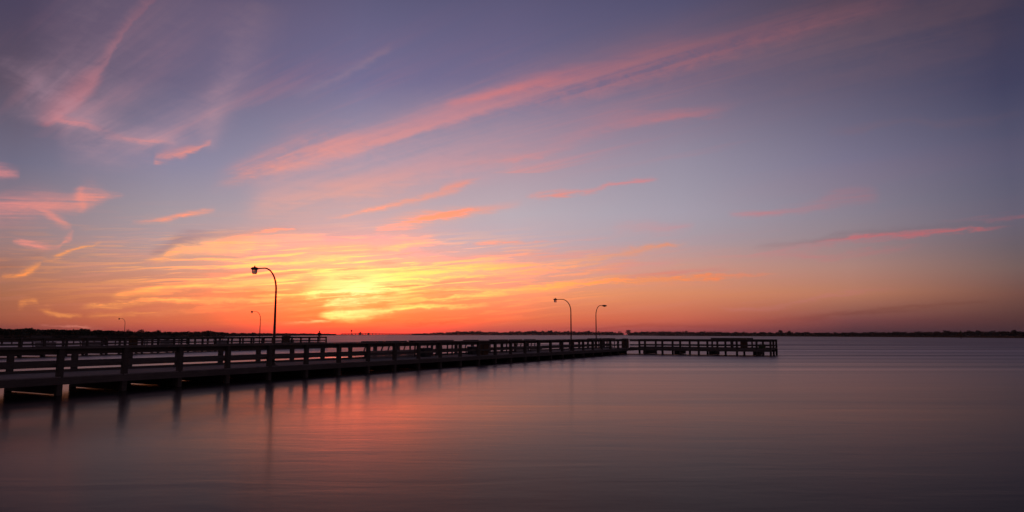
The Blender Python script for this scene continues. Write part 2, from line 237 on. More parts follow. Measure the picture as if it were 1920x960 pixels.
M = {}
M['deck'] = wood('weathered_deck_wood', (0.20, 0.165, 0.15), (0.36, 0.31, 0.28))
M['rail'] = wood('weathered_rail_wood', (0.10, 0.085, 0.075), (0.19, 0.16, 0.14))
M['post'] = wood('treated_post_wood', (0.075, 0.062, 0.052), (0.15, 0.125, 0.105), 5.0)
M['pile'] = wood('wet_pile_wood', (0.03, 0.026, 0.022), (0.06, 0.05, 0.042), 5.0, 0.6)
M['bin'] = wood('brown_stained_board', (0.13, 0.07, 0.035), (0.20, 0.11, 0.055), 5.0)
M['steel'] = plain('painted_lamp_steel', (0.10, 0.075, 0.06), 0.5, 0.2, 0.2, 4)
M['lampcap'] = plain('grey_lamp_housing', (0.14, 0.12, 0.12), 0.5, 0.2, 0.2, 10)
M['green'] = plain('green_plastic', (0.05, 0.12, 0.02), 0.45)
M['darkplastic'] = plain('dark_plastic', (0.03, 0.03, 0.035), 0.5)
M['concrete'] = plain('grey_concrete', (0.22, 0.20, 0.19), 0.85, 0, 0.2, 0.05)
M['towerpaint'] = plain('red_tank_paint', (0.35, 0.03, 0.02), 0.6, 0, 0.15, 0.2)
M['foliage'] = plain('coastal_foliage', (0.05, 0.055, 0.03), 0.9, 0, 0.4, 0.3)
M['bark'] = plain('tree_bark', (0.09, 0.07, 0.055), 0.9, 0, 0.3, 2)
M['marsh'] = plain('marsh_soil', (0.10, 0.075, 0.045), 0.95, 0, 0.3, 0.05)
M['grass'] = plain('dry_marsh_grass', (0.16, 0.10, 0.05), 0.9, 0, 0.35, 0.1)
M['jacket'] = plain('dark_jacket_cloth', (0.035, 0.03, 0.04), 0.9)
M['jeans'] = plain('dark_trouser_cloth', (0.03, 0.035, 0.05), 0.9)
M['skin'] = plain('skin', (0.42, 0.25, 0.18), 0.6, 0, 0.1)
M['hair'] = plain('dark_hair', (0.02, 0.015, 0.012), 0.7)
M['whitepaint'] = plain('white_paint', (0.7, 0.68, 0.65), 0.6, 0, 0.1)
g, nt, b = mat_new('frosted_lamp_glass')
b.inputs['Base Color'].default_value = (0.55, 0.45, 0.42, 1); b.inputs['Roughness'].default_value = 0.35
b.inputs['Transmission Weight'].default_value = 0.55; b.inputs['IOR'].default_value = 1.3
M['glass'] = g

# ---------------------------------------------------------------- camera
cam = bpy.data.cameras.new('camera')
cam.sensor_width = 36.0; cam.lens = 24.0
cam.clip_start = 0.1; cam.clip_end = 60000
co = bpy.data.objects.new('camera', cam); COL.objects.link(co)
EYE = 2.236
co.location = (0, 0, EYE)
co.rotation_euler = (R(90) + math.atan(147.5 / 1280.0), 0, 0)
S.camera = co
S.view_settings.view_transform = 'Standard'
S.view_settings.look = 'None'
S.view_settings.exposure = 0.0
S.view_settings.gamma = 1.0
S.cycles.use_denoising = True
S.cycles.max_bounces = 6
S.cycles.glossy_bounces = 4
S.cycles.transparent_max_bounces = 8
S.cycles.sample_clamp_indirect = 4.0
SUN_AZ = -13.1   # degrees right of north (+Y)

# ---------------------------------------------------------------- sky
W = bpy.data.worlds.new('World'); S.world = W; W.use_nodes = True
nt = W.node_tree; nt.nodes.clear(); L = nt.links
class V_:
    """tiny expression wrapper over math nodes"""
    def __init__(s, sock): s.s = sock
    def __add__(a, b): return mth('ADD', a, b)
    def __radd__(a, b): return mth('ADD', b, a)
    def __sub__(a, b): return mth('SUBTRACT', a, b)
    def __rsub__(a, b): return mth('SUBTRACT', b, a)
    def __mul__(a, b): return mth('MULTIPLY', a, b)
    def __rmul__(a, b): return mth('MULTIPLY', b, a)
    def __truediv__(a, b): return mth('DIVIDE', a, b)
def mth(op, a, b=None, c=None, clamp=False):
    n = nt.nodes.new('ShaderNodeMath'); n.operation = op; n.use_clamp = clamp
    for i, v in enumerate((a, b, c)):
        if v is None: continue
        if isinstance(v, V_): L.new(v.s, n.inputs[i])
        else: n.inputs[i].default_value = v
    return V_(n.outputs[0])
def maprange(v, a, b, c=0.0, d=1.0, kind='LINEAR'):
    n = nt.nodes.new('ShaderNodeMapRange'); n.interpolation_type = kind
    L.new(v.s, n.inputs['Value'])
    for k, x in zip(('From Min', 'From Max', 'To Min', 'To Max'), (a, b, c, d)): n.inputs[k].default_value = x
    return V_(n.outputs['Result'])
def mixc(f, a, b, mode='MIX'):
    n = nt.nodes.new('ShaderNodeMix'); n.data_type = 'RGBA'; n.blend_type = mode; n.clamp_factor = True
    if isinstance(f, V_): L.new(f.s, n.inputs[0])
    else: n.inputs[0].default_value = f
    for v, i in ((a, 6), (b, 7)):
        if isinstance(v, V_): L.new(v.s, n.inputs[i])
        else: n.inputs[i].default_value = v
    return V_(n.outputs[2])
def ramp(v, stops):
    n = nt.nodes.new('ShaderNodeValToRGB'); cr = n.color_ramp; cr.interpolation = 'EASE' if False else 'LINEAR'
    L.new(v.s, n.inputs[0])
    while len(cr.elements) < len(stops): cr.elements.new(0.5)
    for e, (p, c) in zip(cr.elements, stops): e.position = min(max(p, 0), 1); e.color = c
    return V_(n.outputs[0])
def noise(vec, scale, detail=4, rough=0.55, dist=0.0):
    n = nt.nodes.new('ShaderNodeTexNoise'); n.inputs['Scale'].default_value = scale
    n.inputs['Detail'].default_value = detail; n.inputs['Roughness'].default_value = rough; n.inputs['Distortion'].default_value = dist
    L.new(vec.s, n.inputs['Vector']); return V_(n.outputs[0])
def comb(x, y, z=0.0):
    n = nt.nodes.new('ShaderNodeCombineXYZ')
    for i, v in enumerate((x, y, z)):
        if isinstance(v, V_): L.new(v.s, n.inputs[i])
        else: n.inputs[i].default_value = v
    return V_(n.outputs[0])

tc = nt.nodes.new('ShaderNodeTexCoord')
sp = nt.nodes.new('ShaderNodeSeparateXYZ'); L.new(tc.outputs['Generated'], sp.inputs[0])
dx, dy, dz = (V_(sp.outputs[i]) for i in range(3))
U = mth('ARCTAN2', dx, dy) * (180 / math.pi)                      # azimuth, degrees
H = mth('SQRT', dx * dx + dy * dy)
Vt = dz / mth('MAXIMUM', H, 0.05)                                 # tangent of the elevation
# base gradient: one colour ramp over elevation for each of several azimuths
VS = 0.8
pv = mth('MULTIPLY', Vt, 1 / VS, clamp=True)
TOP = [(0.62, (52, 52, 78)), (0.80, (42, 43, 64))]
base = None
cols = []
for az, st in GRID:
    k = 1.0
    cols.append((az, [(p / VS, lin(c)) for p, c in st] + [(p / VS, lin(c)) for p, c in TOP]))
dark = [(0.0, lin((70, 50, 55))), (0.1, lin((88, 66, 72))), (0.4, lin((78, 64, 76))), (1.0, lin((48, 46, 60)))]
cols = [(-85, dark)] + cols + [(85, dark)]
prev = None
for az, st in cols:
    r = ramp(pv, st)
    if prev is None: base = r
    else: base = mixc(maprange(U, prev, az), base, r)
    prev = az
# cloud-plane coordinates (perspective-true cirrus) and low streak coordinates
zz = dz + 0.07
px_ = dx / zz; py_ = dy / zz
psi = R(-52)
al = px_ * math.sin(psi) + py_ * math.cos(psi)
ac = px_ * math.cos(psi) - py_ * math.sin(psi)
n_fib = noise(comb(al * 0.34, ac * 4.6), 1.0, 6, 0.62, 0.35)          # fibres
n_big = noise(comb(al * 0.35, ac * 0.9, 3.0), 1.0, 4, 0.5, 0.5)     # broad patches
n_low = noise(comb(U * 0.13, (Vt - U * 0.0011) * 120.0, 7.0), 1.0, 6, 0.6, 0.8)
n_lo2 = noise(comb(U * 0.07, (Vt - U * 0.0011) * 38.0, 9.0), 1.0, 3, 0.5, 0.4)  # thin low streaks
n_iso = noise(comb(U * 0.55, Vt * 62.0, 31.0), 1.0, 6, 0.65, 0.6)
n_wrp = noise(comb(U * 0.085, Vt * 24.0, 11.0), 1.0, 4, 0.5, 0.3)
n_wr2 = noise(comb(U * 0.32, Vt * 110.0, 15.0), 1.0, 5, 0.62, 0.2)
wV = (n_wrp - 0.5) * 0.022 + (n_wr2 - 0.5) * 0.014
lowm = maprange(Vt, 0.10, 0.26)                                     # 0 near horizon, 1 high
# the fibre texture used by all ribbons
texh = maprange(n_fib * 0.75 + n_iso * 0.25, 0.41, 0.61)
texl = maprange(n_low * 0.62 + n_lo2 * 0.38, 0.45, 0.575)
tex = texl + (texh - texl) * lowm
soft = maprange(n_big, 0.3, 0.7)
# lit cloud colour: hot and yellow near the sun, pink further off
su = (U - SUN_AZ) * 0.62
sv = (Vt - 0.055) * 57.3 * 1.15
ds = mth('SQRT', su * su + sv * sv)
def hdr(c, r=1.0, k=1.0):
    c = lin(c, k); return (c[0] * r, c[1], c[2], 1.0)
litc = ramp(ds * (1 / 60.0), [(0.0, hdr((255, 205, 130), 1.8)), (0.07, hdr((255, 190, 130), 1.5)), (0.13, hdr((255, 165, 118), 1.15)), (0.20, lin((246, 150, 128))),
                              (0.30, lin((214, 134, 138))), (0.42, lin((192, 112, 118))), (0.52, lin((166, 96, 104))), (0.66, lin((112, 78, 90))), (1.0, lin((60, 52, 66)))])
hotc = ramp(ds * (1 / 60.0), [(0.0, hdr((255, 246, 175), 2.6, 1.08)), (0.05, hdr((255, 236, 128), 2.1)), (0.10, hdr((255, 224, 118), 1.7)), (0.16, hdr((255, 190, 98), 1.3)),
                              (0.24, lin((252, 150, 82))), (0.34, lin((238, 130, 94))), (0.5, lin((180, 105, 95))), (1.0, lin((70, 50, 60)))])
redc = mixc(1.0, litc, (1.0, 0.72, 0.70, 1), 'MULTIPLY')
veilc = ramp(ds * (1 / 60.0), [(0.0, lin((255, 190, 140))), (0.12, lin((236, 170, 150))), (0.22, lin((205, 158, 166))), (0.35, lin((160, 130, 148))), (0.48, lin((124, 102, 118))), (0.62, lin((88, 70, 84))), (1.0, lin((50, 46, 60)))])
# node groups for one cloud ribbon (profile across a curved centre line)
def new_group(name, ins, outs):
    g = bpy.data.node_groups.new(name, 'ShaderNodeTree')
    for n_, t_ in ins: g.interface.new_socket(name=n_, in_out='INPUT', socket_type=t_)
    for n_, t_ in outs: g.interface.new_socket(name=n_, in_out='OUTPUT', socket_type=t_)
    return g, g.nodes.new('NodeGroupInput'), g.nodes.new('NodeGroupOutput')
F_, C_ = 'NodeSocketFloat', 'NodeSocketColor'
main_nt = nt
gA, gi, go = new_group('ribbon_position', [('S', F_), ('S0', F_), ('S1', F_)], [('Q', C_), ('W', F_)])
nt = gA; L = nt.links
s_, s0_, s1_ = (V_(gi.outputs[i]) for i in range(3))
q_ = mth('DIVIDE', s_ - s0_, s1_ - s0_, clamp=True)
cq = nt.nodes.new('ShaderNodeCombineColor')
for i_ in range(3): L.new(q_.s, cq.inputs[i_])
L.new(cq.outputs[0], go.inputs[0])
win = maprange(q_, 0.0, 0.07, 0, 1, 'SMOOTHSTEP') * maprange(q_, 0.93, 1.0, 1, 0, 'SMOOTHSTEP')
L.new(win.s, go.inputs[1])
gB, gi, go = new_group('ribbon_profile', [('C', C_), ('W', F_), ('T', F_), ('T0', F_), ('TR', F_), ('WM', F_), ('UD', F_), ('K', F_), ('Tex', F_)], [('F', F_)])
nt = gB; L = nt.links
sc_ = nt.nodes.new('ShaderNodeSeparateColor'); L.new(gi.outputs[0], sc_.inputs[0])
c_, a_, w_ = (V_(sc_.outputs[i]) for i in range(3))
W_, T_, T0_, TR_, WM_, UD_, K_, TX_ = (V_(gi.outputs[i]) for i in range(1, 9))
d_ = (T_ - (c_ * TR_ + T0_)) / mth('MAXIMUM', w_ * WM_, 0.0006)
up_ = mth('MAXIMUM', d_, 0.0) * UD_; dn_ = mth('MINIMUM', d_, 0.0)
e_ = mth('EXPONENT', (up_ * up_ + dn_ * dn_) * -1.0)
f_ = e_ * a_ * W_
# the texture eats into the thin edges more than into the dense core
f_ = f_ * ((1.0 - K_) + TX_ * K_ * 1.75)
L.new(mth('MINIMUM', f_, 0.97).s, go.inputs[0])
nt = main_nt; L = nt.links
TU = U + (n_big - 0.5) * 2.2
TV = Vt + wV + (n_iso - 0.5) * 0.013
TU = TU + (n_iso - 0.5) * 0.8
def ribbon(pts, ax, ud, k):
    P = list(pts) if ax == 'h' else [(p[1], p[0], p[2], p[3]) for p in pts]
    P.sort()
    s0, s1 = P[0][0], P[-1][0]
    t0 = min(p[1] for p in P); t1 = max(p[1] for p in P) + 1e-4
    wm = max(p[3] for p in P)
    ga = nt.nodes.new('ShaderNodeGroup'); ga.node_tree = gA
    L.new((U if ax == 'h' else Vt).s, ga.inputs[0]); ga.inputs[1].default_value = s0; ga.inputs[2].default_value = s1
    n = nt.nodes.new('ShaderNodeRGBCurve'); mp = n.mapping
    X = [(p[0] - s0) / (s1 - s0) for p in P]
    for ci, f in ((0, lambda p: (p[1] - t0) / (t1 - t0)), (1, lambda p: p[2]), (2, lambda p: p[3] / wm)):
        cv = mp.curves[ci]
        for j in range(1, len(P) - 1): cv.points.new(X[j], f(P[j]))
        cv.points[0].location = (0.0, f(P[0])); cv.points[len(cv.points) - 1].location = (1.0, f(P[-1]))
    mp.update()
    L.new(ga.outputs[0], n.inputs['Color'])
    gb = nt.nodes.new('ShaderNodeGroup'); gb.node_tree = gB
    L.new(n.outputs[0], gb.inputs[0]); L.new(ga.outputs[1], gb.inputs[1]); L.new((TV if ax == 'h' else TU).s, gb.inputs[2])
    for i, v in ((3, t0), (4, t1 - t0), (5, wm), (6, 1 / ud), (7, k)): gb.inputs[i].default_value = v
    L.new((tex if k < 2 else soft).s, gb.inputs[8])
    return V_(gb.outputs[0])
darkc = mixc(1.0, base, (0.66, 0.46, 0.50, 1), 'MULTIPLY')
veil = maprange(n_big, 0.42, 0.75) * maprange(Vt, 0.02, 0.2) * maprange(mth('ABSOLUTE', U + 5.0), 30, 55, 1.0, 0.0) * 0.22
col0 = mixc(veil, base, mixc(0.5, litc, base))
env = mth('EXPONENT', ((U + 12.0) * (U + 12.0) * (1 / 340.0) + (Vt - 0.088) * (Vt - 0.088) * (1 / 0.0016)) * -1.0)
env2 = mth('EXPONENT', ((U + 12.0) * (U + 12.0) * (1 / 900.0) + (Vt - 0.085) * (Vt - 0.085) * (1 / 0.0030)) * -1.0)
n_s1 = noise(comb(U * 0.20, (Vt - U * 0.0014) * 190.0, 21.0), 1.0, 5, 0.6, 0.5)
n_s2 = noise(comb(U * 0.15, (Vt - U * 0.0012) * 130.0, 27.0), 1.0, 5, 0.6, 0.5)
stri = maprange(n_s1 * 0.75 + n_lo2 * 0.25, 0.50, 0.60, 0, 1, 'SMOOTHSTEP') * env * 0.95
litd = mixc(0.55, litc, base)
stri2 = maprange(n_s2, 0.50, 0.62, 0, 1, 'SMOOTHSTEP') * env2 * 0.5
n_s3 = noise(comb(U * 0.11, (Vt - U * 0.0012) * 95.0, 41.0), 1.0, 5, 0.62, 0.6)
gap = maprange(n_s3, 0.50, 0.62, 0, 1, 'SMOOTHSTEP') * env2 * 0.8
gapc = mixc(maprange(ds, 3.0, 12.0), mixc(1.0, base, (1.0, 0.80, 0.72, 1), 'MULTIPLY'), base)
wisp = maprange(n_fib * 0.6 + n_big * 0.4, 0.50, 0.66, 0, 1, 'SMOOTHSTEP') * mth('EXPONENT', ((U + 8.0) * (U + 8.0) * (1 / 800.0) + (Vt - 0.22) * (Vt - 0.22) * (1 / 0.030)) * -1.0) * 0.55
boost = mth('EXPONENT', ds * ds * (-1 / 24.0))
def background(c):
    n = nt.nodes.new('ShaderNodeBackground'); L.new(c.s, n.inputs[0]); n.inputs[1].default_value = 1.0
    return n.outputs[0]
def extent(pts, ax):
    A = [p[0] for p in pts]; B = [p[1] for p in pts]; w_ = max(p[3] for p in pts) * 2.6
    if ax == 'h': return min(A), max(A), min(B) - w_ - 0.012, max(B) + w_ + 0.012
    return min(A) - w_ - 1.3, max(A) + w_ + 1.3, min(B), max(B)
def leaf(a0, a1, v0, v1):
    """only the ribbons that reach into this part of the sky are evaluated there"""
    col = col0
    for kind, ax, ud, k, pts in RIBBONS:
        e = extent(pts, ax)
        if e[1] < a0 or e[0] > a1 or e[3] < v0 or e[2] > v1: continue
        f = ribbon(pts, ax, ud, k)
        col = mixc(f, col, {'lit': litc, 'hot': hotc, 'dark': darkc, 'veil': veilc, 'red': redc}[kind])
    if v0 < 0.2:      # fine striations of the glow
        col = mixc(gap, col, gapc)
        col = mixc(stri, col, hotc)
        col = mixc(stri2, col, litd)
    else:
        col = mixc(wisp, col, litc)
    col = mixc(boost, col, mixc(1.0, col, (2.1, 1.28, 1.0, 1), 'MULTIPLY'))
    if v0 < 0.2:      # the red of the sunset is brighter than white: let it keep its range for the reflections
        sc2 = nt.nodes.new('ShaderNodeSeparateColor'); L.new(col.s, sc2.inputs[0])
        r_0 = V_(sc2.outputs[0]); r_1 = r_0 + mth('MAXIMUM', r_0 - 0.84, 0.0) * 1.3
        cc2 = nt.nodes.new('ShaderNodeCombineColor'); L.new(r_1.s, cc2.inputs[0]); L.new(sc2.outputs[1], cc2.inputs[1]); L.new(sc2.outputs[2], cc2.inputs[2])
        col = V_(cc2.outputs[0])
    return background(col)
def mixs(f, a, b):
    n = nt.nodes.new('ShaderNodeMixShader'); L.new(f.s, n.inputs[0]); L.new(a, n.inputs[1]); L.new(b, n.inputs[2])
    return n.outputs[0]
def split_sky(cuts, a0, a1):
    if len(cuts) == 0:
        lo = leaf(a0, a1, -0.02, 0.11); mid = leaf(a0, a1, 0.11, 0.24); hi = leaf(a0, a1, 0.24, 0.66)
        return mixs(mth('GREATER_THAN', Vt, 0.11), lo, mixs(mth('GREATER_THAN', Vt, 0.24), mid, hi))
    m_ = len(cuts) // 2
    l_ = split_sky(cuts[:m_], a0, cuts[m_]); r_ = split_sky(cuts[m_ + 1:], cuts[m_], a1)
    return mixs(mth('GREATER_THAN', U, cuts[m_]), l_, r_)
inner = split_sky([-28.0, -19.0, -10.0, 2.0, 14.0, 27.0], -45.0, 48.0)
outside = mth('MAXIMUM', mth('MAXIMUM', mth('GREATER_THAN', Vt, 0.66), mth('LESS_THAN', Vt, -0.02)), mth('MAXIMUM', mth('LESS_THAN', U, -45.0), mth('GREATER_THAN', U, 48.0)))
skysh = mixs(outside, inner, background(col0))
# the physical sky adds its own soft twilight on top
sky = nt.nodes.new('ShaderNodeTexSky'); sky.sky_type = 'NISHITA'; sky.sun_disc = False
sky.sun_elevation = R(0.6); sky.sun_rotation = R(SUN_AZ); sky.air_density = 1.2; sky.dust_density = 2.0; sky.ozone_density = 2.0
bgs = nt.nodes.new('ShaderNodeBackground'); L.new(sky.outputs[0], bgs.inputs[0]); bgs.inputs[1].default_value = NISHITA
add = nt.nodes.new('ShaderNodeAddShader'); L.new(skysh, add.inputs[0]); L.new(bgs.outputs[0], add.inputs[1])
wo = nt.nodes.new('ShaderNodeOutputWorld'); L.new(add.outputs[0], wo.inputs['Surface'])
W.cycles.sampling_method = 'MANUAL'; W.cycles.sample_map_resolution = 1024

sl = bpy.data.lights.new('sun', 'SUN'); sl.energy = 0.02; sl.angle = R(6.0); sl.color = (1.0, 0.42, 0.18)
so = bpy.data.objects.new('sun', sl); COL.objects.link(so)
el = R(1.2); az = R(SUN_AZ)
dsun = Vector((math.sin(az) * math.cos(el), math.cos(az) * math.cos(el), math.sin(el)))
so.rotation_euler = dsun.to_track_quat('Z', 'Y').to_euler()
so.location = (0, 0, 30)

# ---------------------------------------------------------------- water
m, nt2, b = mat_new('bay_water')
tcw = nt2.nodes.new('ShaderNodeTexCoord')
def wn(sx, sy, detail, dist=0.0, rot=0.0):
    mp = nt2.nodes.new('ShaderNodeMapping'); mp.inputs['Scale'].default_value = (sx, sy, 1); mp.inputs['Rotation'].default_value = (0, 0, rot)
    n = nt2.nodes.new('ShaderNodeTexNoise'); n.inputs['Scale'].default_value = 1; n.inputs['Detail'].default_value = detail; n.inputs['Distortion'].default_value = dist
    nt2.links.new(tcw.outputs['Object'], mp.inputs[0]); nt2.links.new(mp.outputs[0], n.inputs['Vector']); return n.outputs[0]
def wm_(op, a, b_, c=None, clamp=False):
    n = nt2.nodes.new('ShaderNodeMath'); n.operation = op; n.use_clamp = clamp
    for i, v in enumerate((a, b_, c)):
        if v is None: continue
        if hasattr(v, 'is_linked') or not isinstance(v, (int, float)): nt2.links.new(v, n.inputs[i])
        else: n.inputs[i].default_value = v
    return n.outputs[0]
sepw = nt2.nodes.new('ShaderNodeSeparateXYZ'); nt2.links.new(tcw.outputs['Object'], sepw.inputs[0])
far = nt2.nodes.new('ShaderNodeMapRange'); nt2.links.new(wm_('MULTIPLY_ADD', wm_('SUBTRACT', wn(0.012, 0.05, 3, 0.5, R(6)), 0.5), 18.0, sepw.outputs[1]), far.inputs[0])
far.inputs[1].default_value = 22; far.inputs[2].default_value = 105; far.inputs[3].default_value = 0.0; far.inputs[4].default_value = 1.0
bands = wn(0.004, 0.045, 3, 0.4, R(4))
fine = wn(0.05, 0.6, 3, 0.3)
r1 = wm_('MULTIPLY_ADD', far.outputs[0], WR[1], WR[0])
r2 = wm_('MULTIPLY_ADD', wm_('SUBTRACT', bands, 0.5), wm_('MULTIPLY_ADD', far.outputs[0], 0.5, 0.04), r1)
r3 = wm_('MULTIPLY_ADD', wm_('SUBTRACT', fine, 0.5), 0.04, r2)
r4 = wm_('MAXIMUM', r3, 0.05)
nt2.nodes.remove(b)
gl = nt2.nodes.new('ShaderNodeBsdfGlossy'); gl.distribution = 'MULTI_GGX'; gl.inputs['Color'].default_value = WTINT
nt2.links.new(r4, gl.inputs['Roughness'])
df = nt2.nodes.new('ShaderNodeBsdfDiffuse'); df.inputs['Color'].default_value = (0.012, 0.009, 0.010, 1)
fr = nt2.nodes.new('ShaderNodeFresnel'); fr.inputs['IOR'].default_value = WIOR
mxs = nt2.nodes.new('ShaderNodeMixShader')
rf_ = wm_('SUBTRACT', 1.06, wm_('MULTIPLY', r4, WK))
slick = wm_('MULTIPLY_ADD', wm_('MULTIPLY', wm_('SUBTRACT', wn(0.004, 0.06, 4, 0.6, R(3)), 0.5), far.outputs[0]), -0.8, rf_, clamp=True)
nt2.links.new(wm_('MULTIPLY', fr.outputs[0], slick, clamp=True), mxs.inputs[0]); nt2.links.new(df.outputs[0], mxs.inputs[1]); nt2.links.new(gl.outputs[0], mxs.inputs[2])
nt2.links.new(mxs.outputs[0], nt2.nodes['Material Output'].inputs['Surface'])
swell = wn(0.22, 0.85, 4, 0.6, R(8))
rip = wn(1.7, 5.0, 4, 0.5, R(-6))
hs = wm_('MULTIPLY', wm_('MULTIPLY_ADD', rip, 0.16, swell), WBUMP)
hh = wm_('MULTIPLY_ADD', wm_('MULTIPLY', wn(0.0035, 0.05, 4, 0.5, R(5)), far.outputs[0]), WBAND, hs)
bp = nt2.nodes.new('ShaderNodeBump'); bp.inputs['Strength'].default_value = 1.0; bp.inputs['Distance'].default_value = 1.0
nt2.links.new(hh, bp.inputs['Height']); nt2.links.new(bp.outputs[0], gl.inputs['Normal']); nt2.links.new(bp.outputs[0], fr.inputs['Normal'])
M['water'] = m
w = MB()
xs = [-6000, -1500, -400, -100, 0, 100, 400, 1500, 6000]; ysw = [-300, 0, 60, 200, 800, 3000, 6500]
gv = [[w.bm.verts.new((x, y, 0)) for x in xs] for y in ysw]
for j in range(len(ysw) - 1):
    for i in range(len(xs) - 1):
        w.bm.faces.new((gv[j][i], gv[j][i + 1], gv[j + 1][i + 1], gv[j + 1][i]))
tag(w.build('water', M['water']), kind='structure')

# ---------------------------------------------------------------- piers
def pier_posts(root, spots, z0, z1, s, mat, name='post'):
    mb = MB(); h = s / 2
    mb.box(-h, h, -h, h, z0, z1); first = None
    for i, (x, y) in enumerate(spots):
        if first is None:
            first = mb.build(name, mat, root, (x, y, 0), bevel=0.012)
        else:
            c = first.copy(); COL.objects.link(c); c.parent = root; c.location = (x + rng.uniform(-.012, .012), y + rng.uniform(-.008, .008), 0)
            c.rotation_euler = (rng.uniform(-.006, .006), rng.uniform(-.008, .008), rng.uniform(-.03, .03))
    return first

def planks(mb, x0, x1, y0, y1, z, f=None, r=random.Random(3), w=0.14):
    x = x0
    while x < x1 - 0.02:
        xe = min(x + w, x1)
        dz_ = r.uniform(-0.004, 0.004)
        mb.box(x + 0.003, xe - 0.004, y0 + r.uniform(-0.015, 0.015), y1 + r.uniform(-0.015, 0.015), z - 0.038 + dz_, z + dz_, f)
        x = xe

A_MAIN = R(29.34)
X0, Y0 = -16.85, 25.77
SP = 2.44
DK, RT = 0.68, 1.745
WD = 3.65
def section(root, x0, x1, wd, DK, RT, f, near=True, farside=True, curb_near=False, curb_far=False, ends=(), nm=''):
    """rails, deck, rim joists of one straight run; y=0 is the near line of posts"""
    mb = MB(); planks(mb, x0, x1, -0.10, wd + 0.10, DK, f); mb.build('deck', M['deck'], root)
    mb = MB()
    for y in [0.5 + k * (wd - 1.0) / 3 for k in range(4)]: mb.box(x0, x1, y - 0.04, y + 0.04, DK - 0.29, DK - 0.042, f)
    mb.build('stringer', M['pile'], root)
    for y, on, curb in ((0.0, near, curb_near), (wd, farside, curb_far)):
        sgn = -1 if y == 0 else 1
        mb = MB()
        # rim joist in lengths with tiny gaps
        x = x0
        while x < x1 - 0.1:
            xe = min(x + 4.88, x1)
            mb.box(x + 0.004, xe - 0.004, *sorted((y - sgn * 0.135, y - sgn * 0.185)), DK - 0.30, DK - 0.045, f) if False else mb.box(x + 0.004, xe - 0.004, *sorted((y + sgn * 0.105, y + sgn * 0.15)), DK - 0.29, DK - 0.043, f)
            x = xe
        mb.build('rim_joist', M['rail'], root)
        if not on: continue
        mb = MB(); x = x0
        while x < x1 - 0.1:
            xe = min(x + 4.88, x1)
            mb.box(x + 0.003, xe - 0.003, y - 0.13, y + 0.13, RT - 0.045, RT, f)
            x = xe
        mb.build('hand_rail', M['rail'], root, bevel=0.006)
        mb = MB(); x = x0
        while x < x1 - 0.1:
            xe = min(x + 4.88, x1)
            mb.box(x + 0.003, xe - 0.003, *sorted((y - sgn * 0.112, y - sgn * 0.152)), RT - 0.24, RT - 0.048, f)
            x = xe
        mb.build('top_rail_board', M['rail'], root)
        mb = MB(); x = x0
        while x < x1 - 0.1:
            xe = min(x + 4.88, x1)
            mb.box(x + 0.003, xe - 0.003, *sorted((y - sgn * 0.112, y - sgn * 0.152)), RT - 0.725, RT - 0.585, f)
            x = xe
        mb.build('middle_rail', M['rail'], root)
        if curb:
            mb = MB(); mb.box(x0, x1, *sorted((y - sgn * 0.11, y - sgn * 0.22)), DK + 0.002, DK + 0.11, f); mb.build('curb', M['rail'], root)

pier = empty('fishing_pier', (X0, Y0, 0), R(90) - A_MAIN)
tag(pier, 'long low wooden fishing pier crossing the foreground, turning right at its far end', 'pier')
NST = -8
LEN = 61.8
idf = lambda x, y, z: (x, y, z)
section(pier, NST * SP - 1.2, LEN + 4.0, WD, DK, RT, idf, near=False, curb_far=True)
# near rail of the main run stops at the corner
def rails_only(root, x0, x1, y, sgn, RT, f):
    for nm, a, b_, z0, z1 in (('hand_rail', -0.13, 0.13, RT - 0.045, RT), ('top_rail_board', -0.152, -0.112, RT - 0.24, RT - 0.048), ('middle_rail', -0.152, -0.112, RT - 0.725, RT - 0.585)):
        mb = MB(); x = x0
        while x < x1 - 0.1:
            xe = min(x + 4.88, x1)
            ya, yb = sorted((y + sgn * a, y + sgn * b_))
            mb.box(x + 0.003, xe - 0.003, ya, yb, z0, z1, f); x = xe
        mb.build(nm, M['rail'], root)
rails_only(pier, NST * SP - 1.2, LEN, 0.0, -1, RT, idf)
near = [(n * SP, 0.0) for n in range(NST, 26)]
farp = [(n * SP, WD) for n in range(NST, 27)]
pier_posts(pier, near + farp, -1.4, RT - 0.046, 0.2, M['post'])
# pile caps (short concrete-dark beams under the deck, just over the water)
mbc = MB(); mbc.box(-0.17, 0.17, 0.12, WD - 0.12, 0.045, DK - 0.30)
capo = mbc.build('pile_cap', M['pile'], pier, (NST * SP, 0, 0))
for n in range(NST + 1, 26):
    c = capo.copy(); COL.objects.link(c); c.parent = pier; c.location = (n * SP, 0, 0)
mb = MB(); mb.box(2.6 * SP, LEN + 3.9, WD - 0.19, WD - 0.11, 0.03, DK - 0.31); mb.build('added_gap_blocker', M['pile'], pier)  # added beam blocking the light seen through under the deck
mb = MB(); mb.box(1.05 * SP, 2.6 * SP - .01, WD - 0.19, WD - 0.11, 0.11, DK - 0.31); mb.build('added_gap_blocker', M['pile'], pier)  # added blocker continued, with a wider gap left over the water
# head: runs to the right, perpendicular to the main run
HW = 4.0
SPH = 2.03
hx = lambda x, y, z: (LEN + y, -x, z)     # x' along the head (away from main), y' outward (to the far side)
HL = 15.7
section(pier, 0.16, HL, HW, DK + 0.05, RT - 0.02, hx, curb_near=True, curb_far=True)
hn = [hx(SPH * k, 0, 0)[:2] for k in range(1, 8)] + [hx(HL - 0.1, 0, 0)[:2]]
hf = [hx(SPH * k, HW, 0)[:2] for k in range(0, 8)] + [hx(HL - 0.1, HW, 0)[:2]] + [hx(HL - 0.1, HW / 2, 0)[:2]]
pier_posts(pier, hn + hf, -1.4, RT - 0.067, 0.2, M['post'])
